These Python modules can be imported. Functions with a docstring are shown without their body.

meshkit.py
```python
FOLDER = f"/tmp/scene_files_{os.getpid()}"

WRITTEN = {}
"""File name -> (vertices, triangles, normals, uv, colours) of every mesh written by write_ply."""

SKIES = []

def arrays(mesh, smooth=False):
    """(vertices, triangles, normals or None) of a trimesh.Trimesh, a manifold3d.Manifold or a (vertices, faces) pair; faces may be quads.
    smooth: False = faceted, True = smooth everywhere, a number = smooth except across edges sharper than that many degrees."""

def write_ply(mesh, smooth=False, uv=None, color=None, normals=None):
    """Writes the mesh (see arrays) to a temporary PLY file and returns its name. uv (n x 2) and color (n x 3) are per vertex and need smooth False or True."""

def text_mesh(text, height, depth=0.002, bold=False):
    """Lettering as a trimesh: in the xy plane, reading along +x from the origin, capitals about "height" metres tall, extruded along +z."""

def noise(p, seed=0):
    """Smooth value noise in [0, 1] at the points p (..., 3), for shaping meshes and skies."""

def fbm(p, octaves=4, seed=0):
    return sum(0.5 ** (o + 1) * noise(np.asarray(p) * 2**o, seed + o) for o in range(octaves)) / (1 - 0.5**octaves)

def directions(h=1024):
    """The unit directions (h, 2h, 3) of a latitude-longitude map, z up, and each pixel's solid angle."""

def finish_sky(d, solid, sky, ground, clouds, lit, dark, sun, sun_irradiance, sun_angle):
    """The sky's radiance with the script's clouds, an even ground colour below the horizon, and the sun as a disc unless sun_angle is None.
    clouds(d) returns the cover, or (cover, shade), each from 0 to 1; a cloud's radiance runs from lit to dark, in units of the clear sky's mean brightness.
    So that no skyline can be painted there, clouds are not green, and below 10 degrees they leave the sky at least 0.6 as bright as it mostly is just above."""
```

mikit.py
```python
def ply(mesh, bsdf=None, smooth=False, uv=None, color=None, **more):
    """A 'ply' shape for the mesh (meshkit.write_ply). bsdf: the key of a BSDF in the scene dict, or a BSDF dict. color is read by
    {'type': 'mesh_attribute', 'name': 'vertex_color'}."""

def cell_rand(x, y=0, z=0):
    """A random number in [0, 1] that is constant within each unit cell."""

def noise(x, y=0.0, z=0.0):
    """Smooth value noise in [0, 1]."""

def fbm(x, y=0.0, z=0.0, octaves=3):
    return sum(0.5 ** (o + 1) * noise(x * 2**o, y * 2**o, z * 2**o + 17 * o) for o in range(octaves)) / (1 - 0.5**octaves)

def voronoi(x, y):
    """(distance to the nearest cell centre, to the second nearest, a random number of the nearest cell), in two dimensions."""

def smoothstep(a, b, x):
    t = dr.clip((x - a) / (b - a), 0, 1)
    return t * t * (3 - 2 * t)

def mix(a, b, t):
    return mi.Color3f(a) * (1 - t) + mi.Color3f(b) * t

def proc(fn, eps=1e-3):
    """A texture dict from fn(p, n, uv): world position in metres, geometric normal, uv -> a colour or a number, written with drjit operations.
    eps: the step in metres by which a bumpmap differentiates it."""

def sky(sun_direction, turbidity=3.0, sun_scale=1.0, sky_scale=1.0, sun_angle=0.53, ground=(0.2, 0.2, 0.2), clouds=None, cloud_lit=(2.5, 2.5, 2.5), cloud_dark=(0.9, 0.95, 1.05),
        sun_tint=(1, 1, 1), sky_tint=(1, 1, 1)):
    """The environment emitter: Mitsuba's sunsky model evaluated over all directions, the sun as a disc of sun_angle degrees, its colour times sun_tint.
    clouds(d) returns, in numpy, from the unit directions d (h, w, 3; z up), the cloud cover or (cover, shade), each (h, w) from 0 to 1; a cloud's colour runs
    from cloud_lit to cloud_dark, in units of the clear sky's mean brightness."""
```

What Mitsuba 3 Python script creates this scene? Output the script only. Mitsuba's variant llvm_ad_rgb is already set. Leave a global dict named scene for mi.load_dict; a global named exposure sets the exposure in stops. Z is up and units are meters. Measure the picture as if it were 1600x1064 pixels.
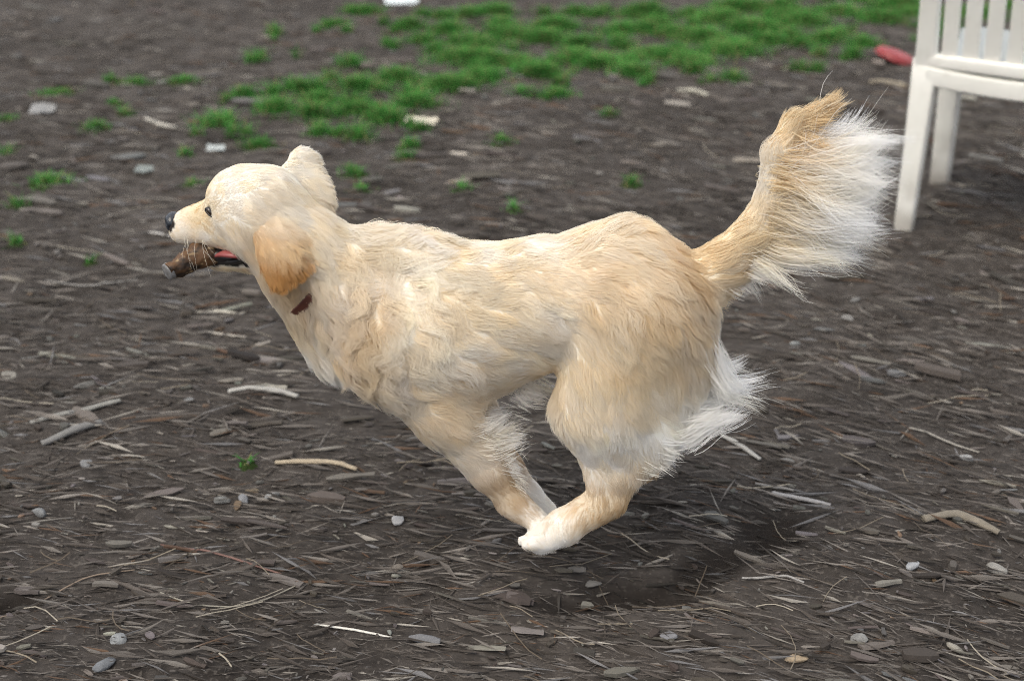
import math
import numpy as np, trimesh, mitsuba as mi, mikit, meshkit
import drjit as dr
from scipy.spatial import cKDTree
T = mi.ScalarTransform4f
scene, labels = {}, {}

# ---------------------------------------------------------------- camera, sky, exposure
scene['camera'] = {'type': 'thinlens', 'fov': 45.99, 'fov_axis': 'x', 'near_clip': 0.05, 'far_clip': 400.0,
                   'aperture_radius': 0.0065, 'focus_distance': 1.62,
                   'to_world': T().look_at(origin=[0, 0, 1.05], target=[0, math.cos(math.radians(25)), 1.05 - math.sin(math.radians(25))], up=[0, 0, 1])}
def overcast(d):
    n = meshkit.fbm(d * 2.2 + 5.0, 4, seed=3)
    return np.ones(d.shape[:2]), np.clip((n - 0.35) * 1.6, 0, 1) * 0.45
scene['sky_light'] = mikit.sky((-0.42, -0.38, 0.80), turbidity=4, sun_scale=0.5, sun_angle=40, clouds=overcast,
                               cloud_lit=(2.4, 2.5, 2.68), cloud_dark=(1.3, 1.36, 1.48), sun_tint=(.92, 1.0, 1.10), ground=(0.08, 0.075, 0.07))
exposure = 2.06

# ---------------------------------------------------------------- helpers
rng = np.random.default_rng(11)
def V(*a): return np.array(a, float)
def unit(v): return v / np.maximum(np.linalg.norm(v, axis=-1, keepdims=True), 1e-9)
def lab(key, label=None, cat=None, group=None, kind=None):
    e = {}
    if label: e['label'] = label
    if cat: e['category'] = cat
    if group: e['group'] = group
    if kind: e['kind'] = kind
    labels[key] = e
used = {}
def numbered(name):
    n = used.get(name, -1) + 1
    used[name] = n
    return name if n == 0 else '%s_%03d' % (name, n)
def put(key, mesh, bsdf, smooth=False, color=None, normals=None):
    if normals is None:
        scene[key] = mikit.ply(mesh, bsdf, smooth=smooth, color=color)
    else:
        path = meshkit.write_ply(mesh, False, None, color, normals)
        scene[key] = {'type': 'ply', 'filename': path, 'face_normals': False, 'bsdf': {'type': 'ref', 'id': bsdf}}
def tube(pts, radii, sides=10, flat=1.0, caps=True, seed=0, rough=0.0):
    """a bent round rod through the points; flat squashes it vertically, rough makes it knobbly"""
    p = np.asarray(pts, float); n = len(p); r = np.broadcast_to(radii, (n,))
    t = unit(np.gradient(p, axis=0)); up = np.where(np.abs(t[:, 2:]) < .9, [0, 0, 1.], [1., 0, 0])
    a = unit(np.cross(t, up)); b = np.cross(a, t)
    g = np.arange(sides) * 2 * np.pi / sides
    v = p[:, None] + r[:, None, None] * (np.cos(g)[None, :, None] * a[:, None] + flat * np.sin(g)[None, :, None] * b[:, None])
    if rough:
        k = meshkit.fbm(v / (np.mean(r) * 1.6) + seed * 7.3, 3, seed) - .5
        v += unit(v - p[:, None]) * (k * rough * np.mean(r))[..., None]
    i, j = np.meshgrid(np.arange(n - 1), np.arange(sides), indexing='ij')
    A, B, C, D = i * sides + j, i * sides + (j + 1) % sides, (i + 1) * sides + (j + 1) % sides, (i + 1) * sides + j
    f = np.concatenate([np.stack([A, C, B], -1).reshape(-1, 3), np.stack([A, D, C], -1).reshape(-1, 3)])
    v = v.reshape(-1, 3)
    if caps:
        e = len(v); v = np.vstack([v, p[:1], p[-1:]]); q = np.arange(sides)
        f = np.vstack([f, np.stack([q * 0 + e, q, (q + 1) % sides], -1), np.stack([q * 0 + e + 1, (n - 1) * sides + (q + 1) % sides, (n - 1) * sides + q], -1)])
    return v, f
def join(parts):
    vs, fs, at = [], [], 0
    for v, f in parts:
        vs.append(v); fs.append(np.asarray(f) + at); at += len(v)
    return np.vstack(vs), np.vstack(fs)
def spline(pts, n):
    """Catmull-Rom through the points"""
    p = np.asarray(pts, float)
    q = np.vstack([2 * p[0] - p[1], p, 2 * p[-1] - p[-2]])
    s = np.linspace(0, len(p) - 1 - 1e-9, n); i = s.astype(int); t = (s - i)[:, None]
    a, b, c, d = q[i], q[i + 1], q[i + 2], q[i + 3]
    return .5 * (2 * b + (c - a) * t + (2 * a - 5 * b + 4 * c - d) * t * t + (3 * b - a - 3 * c + d) * t ** 3)
def rbox(size, r, center=(0, 0, 0)):
    import manifold3d as m3
    s = np.asarray(size, float) / 2 - r
    c = m3.Manifold.sphere(r, 12)
    m = m3.Manifold.batch_hull([c.translate((x * s[0], y * s[1], z * s[2])) for x in (-1, 1) for y in (-1, 1) for z in (-1, 1)]).to_mesh()
    return np.array(m.vert_properties[:, :3]) + np.asarray(center), np.array(m.tri_verts)

# ---------------------------------------------------------------- materials
P = mikit.proc
# spots where the dogs have dug down to moist, darker soil: x, y, half-widths, turn, depth
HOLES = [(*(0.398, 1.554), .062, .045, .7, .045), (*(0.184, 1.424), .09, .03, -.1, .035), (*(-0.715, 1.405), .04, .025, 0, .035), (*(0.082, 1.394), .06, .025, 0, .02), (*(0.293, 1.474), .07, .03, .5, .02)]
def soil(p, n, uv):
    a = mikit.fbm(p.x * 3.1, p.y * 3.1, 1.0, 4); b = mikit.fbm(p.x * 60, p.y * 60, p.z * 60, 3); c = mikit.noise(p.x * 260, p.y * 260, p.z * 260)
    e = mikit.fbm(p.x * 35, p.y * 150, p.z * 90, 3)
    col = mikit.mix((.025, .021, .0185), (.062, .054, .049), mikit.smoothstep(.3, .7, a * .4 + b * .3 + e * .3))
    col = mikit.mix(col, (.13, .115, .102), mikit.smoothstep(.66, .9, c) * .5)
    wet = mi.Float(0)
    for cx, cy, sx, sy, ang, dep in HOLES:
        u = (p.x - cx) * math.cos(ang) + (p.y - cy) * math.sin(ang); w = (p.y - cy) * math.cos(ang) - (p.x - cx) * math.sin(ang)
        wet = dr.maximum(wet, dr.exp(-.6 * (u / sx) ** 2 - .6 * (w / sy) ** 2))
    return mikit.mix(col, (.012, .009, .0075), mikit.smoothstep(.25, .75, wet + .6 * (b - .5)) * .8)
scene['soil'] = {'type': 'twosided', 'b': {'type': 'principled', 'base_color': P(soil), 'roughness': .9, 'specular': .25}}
VC = {'type': 'mesh_attribute', 'name': 'vertex_color'}
scene['painted_chips'] = {'type': 'twosided', 'b': {'type': 'principled', 'base_color': VC, 'roughness': .75, 'specular': .3}}
scene['blades'] = {'type': 'principledthin', 'base_color': VC, 'roughness': .55, 'diff_trans': .7}
scene['fur'] = {'type': 'principledthin', 'base_color': VC, 'roughness': .6, 'diff_trans': .9, 'eta': 1.4}
scene['skin'] = {'type': 'twosided', 'b': {'type': 'principled', 'base_color': VC, 'roughness': .8, 'specular': .2}}
def plastic(p, n, uv):
    a = mikit.fbm(p.x * 14, p.y * 14, p.z * 14, 4); b = mikit.fbm(p.x * 55, p.y * 55, p.z * 20, 3)
    c = mikit.mix((.72, .71, .655), (.80, .795, .755), a)
    c = mikit.mix(c, (.42, .39, .32), mikit.smoothstep(.58, .85, a * .5 + b * .5) * .5)
    mud = mikit.smoothstep(.16, .0, p.z + .16 * (a - .5) + .1 * (b - .5))
    return mikit.mix(c, (.17, .14, .11), mud * (.35 + .5 * b))
scene['chair_plastic'] = {'type': 'twosided', 'b': {'type': 'principled', 'base_color': P(plastic), 'roughness': .42, 'specular': .45}}
def cloth(p, n, uv):
    return mikit.mix((.74, .78, .82), (.83, .86, .88), mikit.fbm(p.x * 40, p.y * 40, p.z * 40, 3))
scene['white_cotton'] = {'type': 'twosided', 'b': {'type': 'principled', 'base_color': P(cloth), 'roughness': .9, 'sheen': .3}}
def redp(p, n, uv):
    return mikit.mix((.20, .018, .022), (.31, .045, .045), mikit.fbm(p.x * 30, p.y * 30, p.z * 30, 3))
scene['red_plastic'] = {'type': 'twosided', 'b': {'type': 'principled', 'base_color': P(redp), 'roughness': .45}}
scene['nose_leather'] = {'type': 'bumpmap', 'arbitrary': {'type': 'proc', **{k: v for k, v in P(lambda p, n, uv: mikit.noise(p.x * 900, p.y * 900, p.z * 900)).items() if k != 'type'}}, 'scale': .0006,
                         'b': {'type': 'principled', 'base_color': {'type': 'rgb', 'value': (.022, .027, .036)}, 'roughness': .32, 'specular': .6}}
scene['eyeball'] = {'type': 'principled', 'base_color': {'type': 'rgb', 'value': (.02, .011, .006)}, 'roughness': .08, 'specular': .6, 'clearcoat': 1.0}
scene['tongue_flesh'] = {'type': 'principled', 'base_color': {'type': 'rgb', 'value': (.27, .07, .07)}, 'roughness': .35}
scene['lip_skin'] = {'type': 'twosided', 'b': {'type': 'principled', 'base_color': {'type': 'rgb', 'value': (.02, .017, .017)}, 'roughness': .35}}
scene['tooth'] = {'type': 'principled', 'base_color': {'type': 'rgb', 'value': (.75, .70, .6)}, 'roughness': .3}
def leather(p, n, uv):
    return mikit.mix((.06, .018, .012), (.11, .035, .02), mikit.fbm(p.x * 120, p.y * 120, p.z * 120, 3))
scene['collar_leather'] = {'type': 'twosided', 'b': {'type': 'principled', 'base_color': P(leather), 'roughness': .5}}
def bark(p, n, uv):
    a = mikit.fbm(p.x * 70, p.y * 70, p.z * 70, 4); b = mikit.noise(p.x * 210, p.y * 210, p.z * 210)
    c = mikit.mix((.015, .009, .006), (.115, .056, .022), mikit.smoothstep(.35, .7, a))
    return mikit.mix(c, (.34, .24, .13), mikit.smoothstep(.68, .92, b) * .7)
scene['bark'] = {'type': 'twosided', 'b': {'type': 'principled', 'base_color': P(bark), 'roughness': .55, 'specular': .5}}
def endgrain(p, n, uv):
    return mikit.mix((.07, .066, .062), (.24, .24, .245), mikit.fbm(p.x * 200, p.y * 200, p.z * 200, 3))
scene['cut_wood'] = {'type': 'twosided', 'b': {'type': 'principled', 'base_color': P(endgrain), 'roughness': .6}}

# ---------------------------------------------------------------- ground
def ground_h(x, y):
    q = np.stack([x, y, np.zeros_like(x)], -1)
    h = .035 * (meshkit.fbm(q * 1.3, 3, 1) - .5) + .030 * (meshkit.fbm(q * 7, 3, 2) - .5) + .012 * (meshkit.fbm(q * 28, 3, 4) - .5)
    for cx, cy, sx, sy, ang, dep in HOLES:
        u = (x - cx) * math.cos(ang) + (y - cy) * math.sin(ang); w = -(x - cx) * math.sin(ang) + (y - cy) * math.cos(ang)
        h = h - dep * np.exp(-(u / sx) ** 2 - (w / sy) ** 2)
    return h
def axis(lo, a, b, hi, fine, growth):
    mid = list(np.arange(a, b, fine)); s, out, x = fine, [], b
    while x < hi: out.append(x); x += s; s *= growth
    s, back, x = fine, [], a - fine
    while x > lo: back.append(x); x -= s; s *= growth
    return np.array(back[::-1] + mid + out)
gx, gy = axis(-120, -1.3, 1.7, 120, .0088, 1.035), axis(-100, 1.0, 2.6, 160, .0088, 1.03)
X, Y = np.meshgrid(gx, gy, indexing='ij')
v = np.stack([X, Y, ground_h(X, Y)], -1).reshape(-1, 3)
i, j = np.meshgrid(np.arange(len(gx) - 1), np.arange(len(gy) - 1), indexing='ij'); n_ = len(gy)
q = np.stack([i * n_ + j, (i + 1) * n_ + j, (i + 1) * n_ + j + 1, i * n_ + j + 1], -1).reshape(-1, 4)
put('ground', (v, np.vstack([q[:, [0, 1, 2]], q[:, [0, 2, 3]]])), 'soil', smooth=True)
lab('ground', 'bare dark soil of the yard under shredded wood mulch', kind='structure')

def heading(x, y):
    return -(.06 + .5 / (1 + np.exp(-(x - .25) * 3.0)))
def in_hole(x, y, k=1.0):
    m = np.zeros(len(x), bool)
    for cx, cy, sx, sy, ang, dep in HOLES:
        u = (x - cx) * math.cos(ang) + (y - cy) * math.sin(ang); w = -(x - cx) * math.sin(ang) + (y - cy) * math.cos(ang)
        m |= (u / sx) ** 2 + (w / sy) ** 2 < k
    return m
def shreds(n, lo, hi, rnd, lmin, lmax, aspect, pal, weights, spread, thick=.35):
    """flat splintered pieces of wood lying on the soil: lens-shaped prisms"""
    y = np.exp(rnd.uniform(np.log(lo), np.log(hi), n)); x = rnd.uniform(-1, 1, n) * (.60 * y + .5) + .02 * y
    keep = ~in_hole(x, y, 1.1) | (rnd.random(n) < .4); x, y = x[keep], y[keep]; n = len(x)
    L = lmin * (lmax / lmin) ** (rnd.random(n) ** 2.2) * np.clip(y / 1.7, .8, 2.4) ** .6
    W = L / (aspect[0] + (aspect[1] - aspect[0]) * rnd.random(n)); H = np.clip(W * thick * rnd.uniform(.5, 1.4, n), .0012, .02)
    a = heading(x, y) + rnd.normal(0, spread, n); tilt = rnd.normal(0, .16, n); roll = rnd.normal(0, .35, n)
    prof = V(-.5, -.18, .22, .5); wid = np.stack([rnd.uniform(.1, .9, n), rnd.uniform(.7, 1.1, n), rnd.uniform(.5, 1, n), rnd.uniform(.08, .8, n)], 1)
    bend = rnd.normal(0, .12, n)
    vs = []
    for k in range(4):
        for (sw, sh) in ((-.5, 0), (.5, 0), (.42, 1), (-.42, 1)):
            lx = prof[k] * L; lw = sw * W * wid[:, k] + bend * L * (prof[k] ** 2); lh = (sh - .35) * H * (.5 + .5 * wid[:, k])
            lw2 = lw * np.cos(roll) - lh * np.sin(roll); lh2 = lw * np.sin(roll) * .5 + lh * np.cos(roll) + lx * np.sin(tilt) * .5
            vs.append(np.stack([x + lx * np.cos(a) - lw2 * np.sin(a), y + lx * np.sin(a) + lw2 * np.cos(a), lh2], -1))
    vs = np.stack(vs, 1)
    z0 = ground_h(x, y) + H * .35 + rnd.random(n) * .006
    vs[:, :, 2] += z0[:, None]
    fq = []
    for k in range(3):
        for e in range(4): fq.append([k * 4 + e, k * 4 + (e + 1) % 4, (k + 1) * 4 + (e + 1) % 4, (k + 1) * 4 + e])
    fq += [[3, 2, 1, 0], [12, 13, 14, 15]]
    fq = np.array(fq); ft = np.vstack([fq[:, [0, 2, 1]], fq[:, [0, 3, 2]]])
    f = (ft[None] + (np.arange(n) * 16)[:, None, None]).reshape(-1, 3)
    pal = np.asarray(pal) * V(.88, .865, .84); c = pal[rnd.choice(len(pal), n, p=np.asarray(weights) / np.sum(weights))] * rnd.uniform(.7, 1.3, (n, 1)) * rnd.uniform(.95, 1.05, (n, 3))
    return vs.reshape(-1, 3), f, np.repeat(c, 16, 0)
PAL = [(.030, .026, .023), (.055, .047, .042), (.083, .073, .067), (.118, .107, .100), (.165, .152, .142), (.26, .245, .225), (.095, .060, .040), (.14, .139, .146)]
def splinters(n, lo, hi, rnd, lmin, lmax, pal, weights, spread):
    """fine shredded fibres: long eight-sided needles lying this way and that"""
    y = np.exp(rnd.uniform(np.log(lo), np.log(hi), n)); x = rnd.uniform(-1, 1, n) * (.60 * y + .5) + .02 * y
    keep = ~in_hole(x, y, 1.0) | (rnd.random(n) < .75); x, y = x[keep], y[keep]; n = len(x)
    far = np.clip(y / 1.7, .8, 2.6) ** .7
    L = lmin * (lmax / lmin) ** (rnd.random(n) ** 1.7) * far; W = np.clip(L / rnd.uniform(7, 34, n), .0009, .006) * far ** .3; H = W * rnd.uniform(.35, .8, n)
    a = heading(x, y) + rnd.normal(0, spread, n) + (rnd.random(n) < .07) * rnd.uniform(-1.5, 1.5, n); tl = rnd.normal(0, .13, n)
    d = np.stack([np.cos(a), np.sin(a), np.sin(tl)], -1); b = np.stack([-np.sin(a), np.cos(a), rnd.normal(0, .4, n)], -1)
    c = np.stack([x, y, ground_h(x, y) + H * .3 + rnd.random(n) ** 2 * .009], -1); m = c + d * (L * rnd.uniform(-.15, .15, n))[:, None]
    e = b * (W / 2)[:, None]; up = V(0, 0, 1) * (H / 2)[:, None]; sl = rnd.uniform(.1, .9, (n, 1))
    vs = np.stack([c - d * (L / 2)[:, None], m - e * sl + up, m - e - up * .5, m + e * (1 - sl) - up, m + e + up * .6, c + d * (L / 2)[:, None] + b * (L * rnd.normal(0, .06, n))[:, None]], 1)
    ft = np.array([[0, 1, 2], [0, 2, 3], [0, 3, 4], [0, 4, 1], [5, 2, 1], [5, 3, 2], [5, 4, 3], [5, 1, 4]])
    f = (ft[None] + (np.arange(n) * 6)[:, None, None]).reshape(-1, 3)
    tone = .72 + .55 * meshkit.fbm(np.stack([x * 4, y * 4, x * 0], -1), 3, 12)
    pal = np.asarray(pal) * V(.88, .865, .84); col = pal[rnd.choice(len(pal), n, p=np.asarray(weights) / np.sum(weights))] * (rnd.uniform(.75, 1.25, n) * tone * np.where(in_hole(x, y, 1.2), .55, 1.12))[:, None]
    return vs.reshape(-1, 3), f, np.repeat(col, 6, 0)
r1 = np.random.default_rng(5)
N_ = splinters(100000, .95, 11, r1, .009, .10, PAL, (14, 22, 26, 20, 11, 3.6, 5, 5), .25)
A = shreds(7000, .95, 11, r1, .009, .08, (1.9, 9), PAL, (8, 16, 24, 24, 15, 6, 4, 9), .32)
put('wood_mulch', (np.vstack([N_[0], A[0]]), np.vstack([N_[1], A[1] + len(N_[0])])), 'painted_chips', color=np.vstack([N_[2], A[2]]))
lab('wood_mulch', 'brown and grey shredded wood mulch strewn over the soil', 'mulch', kind='stuff')
B = shreds(2600, .95, 11, r1, .006, .022, (1.2, 2.4), [(.09, .084, .08), (.15, .145, .142), (.20, .195, .185), (.16, .115, .08), (.055, .046, .04)], (8, 6, 2.2, 2, 7), 1.5, .5)
put('gravel', B[:2], 'painted_chips', color=B[2])
lab('gravel', 'small pebbles and wood crumbs scattered through the mulch', 'gravel', kind='stuff')
tw = []
for k in range(420):
    y = math.exp(r1.uniform(math.log(.97), math.log(5))); x = r1.uniform(-1, 1) * (.5 * y + .3); L = r1.uniform(.03, .12) * (y / 1.7) ** .4
    a = heading(x, y) + r1.normal(0, .7); b = r1.normal(0, .25); s = np.linspace(-.5, .5, 5)
    px_, py_ = x + L * (s * math.cos(a) - b * s * s * math.sin(a)), y + L * (s * math.sin(a) + b * s * s * math.cos(a))
    tw.append(tube(np.stack([px_, py_, ground_h(px_, py_) + .005 + r1.random() * .006], -1), r1.uniform(.0004, .0011), 3, caps=False))
tv, tf = join(tw)
tc = np.repeat(np.array([(.10, .08, .06), (.2, .17, .13), (.05, .04, .03), (.3, .27, .22)])[r1.choice(4, 420, p=(.35, .3, .2, .15))], 15, 0)
put('fine_twigs', (tv, tf), 'painted_chips', color=tc)
lab('fine_twigs', 'hair-thin twigs and straw lying across the mulch', 'twigs', kind='stuff')

# ---------------------------------------------------------------- grass
GREEN = np.array([(.055, .21, .045), (.085, .28, .06), (.125, .32, .085), (.27, .26, .12)])
def grass(centres, rnd, per, hmin=.025, hmax=.06, thatch=False):
    """blades as curved tapering strips around the given (x, y, radius) spots"""
    rows = []
    for x, y, r in centres:
        m = max(12, int(per * (r / .06) ** 2))
        d = np.abs(rnd.normal(0, .55, m)); a = rnd.uniform(0, 2 * np.pi, m)
        rows.append(np.stack([x + r * d * np.cos(a), y + r * .8 * d * np.sin(a), np.exp(-d * d * .5) * rnd.uniform(.75, 1.15)], -1))
    R = np.vstack(rows); n = len(R)
    h = (hmin + (hmax - hmin) * rnd.random(n)) * R[:, 2]; w = rnd.uniform(.0009, .0022, n); a = rnd.uniform(0, 2 * np.pi, n)
    lean = rnd.uniform(.2, 1.2, n) * h; base = np.stack([R[:, 0], R[:, 1], ground_h(R[:, 0], R[:, 1]) - .002], -1)
    d = np.stack([np.cos(a), np.sin(a), 0 * a], -1); side = np.stack([-np.sin(a), np.cos(a), 0 * a], -1)
    vs = []
    for s, ws in ((0, 1), (.45, .85), (.8, .5)):
        c = base + d * (lean * s * s)[:, None] + V(0, 0, 1) * (h * (s - .25 * s * s))[:, None]
        vs += [c - side * (w * ws)[:, None], c + side * (w * ws)[:, None]]
    vs.append(base + d * lean[:, None] + V(0, 0, 1) * (h * .75)[:, None])
    vs = np.stack(vs, 1)
    ft = np.array([[0, 1, 3], [0, 3, 2], [2, 3, 5], [2, 5, 4], [4, 5, 6]])
    f = (ft[None] + (np.arange(n) * 7)[:, None, None]).reshape(-1, 3)
    c = GREEN[rnd.choice(4, n, p=(.26, .34, .22, .18))] * (rnd.uniform(.7, 1.3, n) * (.7 + .6 * meshkit.fbm(np.stack([R[:, 0] * 9, R[:, 1] * 9, R[:, 0] * 0], -1), 2, 3)))[:, None]
    out = vs.reshape(-1, 3), f, np.repeat(c, 7, 0)
    if thatch:  # the low mat of roots and runners that holds a tuft together
        x, y, rr = centres[0]; a = np.arange(20) * np.pi / 10; k = 1 + .25 * rnd.normal(0, .5, 20)
        ring = np.stack([x + rr * 1.25 * k * np.cos(a), y + rr * k * np.sin(a)], -1); mid = V(x, y) * .5 + ring * .5
        tv_ = np.vstack([np.column_stack([ring, ground_h(ring[:, 0], ring[:, 1]) - .004]), np.column_stack([mid, ground_h(mid[:, 0], mid[:, 1]) + .004]), [[x, y, float(ground_h(V(x), V(y))[0]) + .007]]])
        i = np.arange(20); j = (i + 1) % 20
        tf_ = np.vstack([np.stack([i, j, j + 20], -1), np.stack([i, j + 20, i + 20], -1), np.stack([i + 20, j + 20, i * 0 + 40], -1)])
        out = np.vstack([out[0], tv_]), np.vstack([out[1], tf_ + len(out[0])]), np.vstack([out[2], np.tile([(.045, .07, .025)], (41, 1))])
    return out
BAND = [
    (-0.820, 4.130, 0.086),
    (-0.685, 4.268, 0.114),
    (-0.774, 4.395, 0.078),
    (-0.530, 4.112, 0.134),
    (-0.338, 4.202, 0.112),
    (-0.239, 4.497, 0.146),
    (-0.440, 4.604, 0.123),
    (-0.123, 4.625, 0.123),
    (-0.569, 4.445, 0.118),
    (-0.105, 4.953, 0.176),
    (0.051, 4.831, 0.129),
    (0.162, 4.345, 0.077),
    (0.261, 4.953, 0.147),
    (0.140, 5.353, 0.143),
    (0.332, 4.831, 0.114),
    (0.501, 4.648, 0.061),
    (0.582, 5.016, 0.148),
    (0.465, 4.891, 0.116),
    (0.676, 4.928, 0.117),
    (0.715, 4.831, 0.129),
    (0.905, 5.054, 0.165),
    (0.842, 5.353, 0.158),
    (1.109, 5.283, 0.141),
    (1.129, 4.738, 0.056),
    (1.375, 5.353, 0.111),
    (1.395, 4.990, 0.059),
    (1.514, 5.241, 0.093),
    (1.757, 5.818, 0.138),
    (1.940, 6.025, 0.125),
    (1.587, 5.989, 0.177),
    (1.345, 5.735, 0.170),
    (1.107, 5.577, 0.165),
    (0.969, 5.818, 0.155),
    (0.719, 5.500, 0.147),
    (0.520, 5.531, 0.147),
    (0.622, 5.989, 0.142),
    (0.311, 5.989, 0.106),
    (0.207, 5.655, 0.151),
    (0.000, 5.426, 0.145),
    (-0.166, 5.283, 0.125),
    (-0.291, 5.577, 0.132),
    (-0.062, 5.989, 0.106),
    (-0.340, 5.954, 0.088),
    (-0.728, 6.097, 0.108),
    (-0.837, 5.735, 0.085),
    (-0.475, 5.687, 0.101),
    (-0.209, 4.953, 0.147),
    (1.947, 6.265, 0.167),
    (1.325, 6.079, 0.144),
    (0.124, 4.692, 0.111),
    (-0.433, 4.024, 0.083),
    (-0.966, 3.982, 0.059),
    (-0.393, 5.353, 0.095),
    (1.948, 5.655, 0.117),
    (2.240, 5.989, 0.160),
    (2.559, 6.171, 0.183),
    (1.120, 6.171, 0.164),
    (-0.965, 4.297, 0.076),
    (-1.034, 4.891, 0.058),
    (-1.064, 5.500, 0.049),
]
r2 = np.random.default_rng(8)
extra = []
for x, y, r in BAND:
    for k in range(2): extra.append((x + r2.normal(0, r * 1.3), y + r2.normal(0, r * 1.6), r * r2.uniform(.3, .7)))
g = grass(BAND + extra, r2, 230, .025, .085)
put('grass', g[:2], 'blades', color=g[2])
lab('grass', 'ragged strip of short green grass crossing the bare ground', 'grass', kind='stuff')
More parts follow.
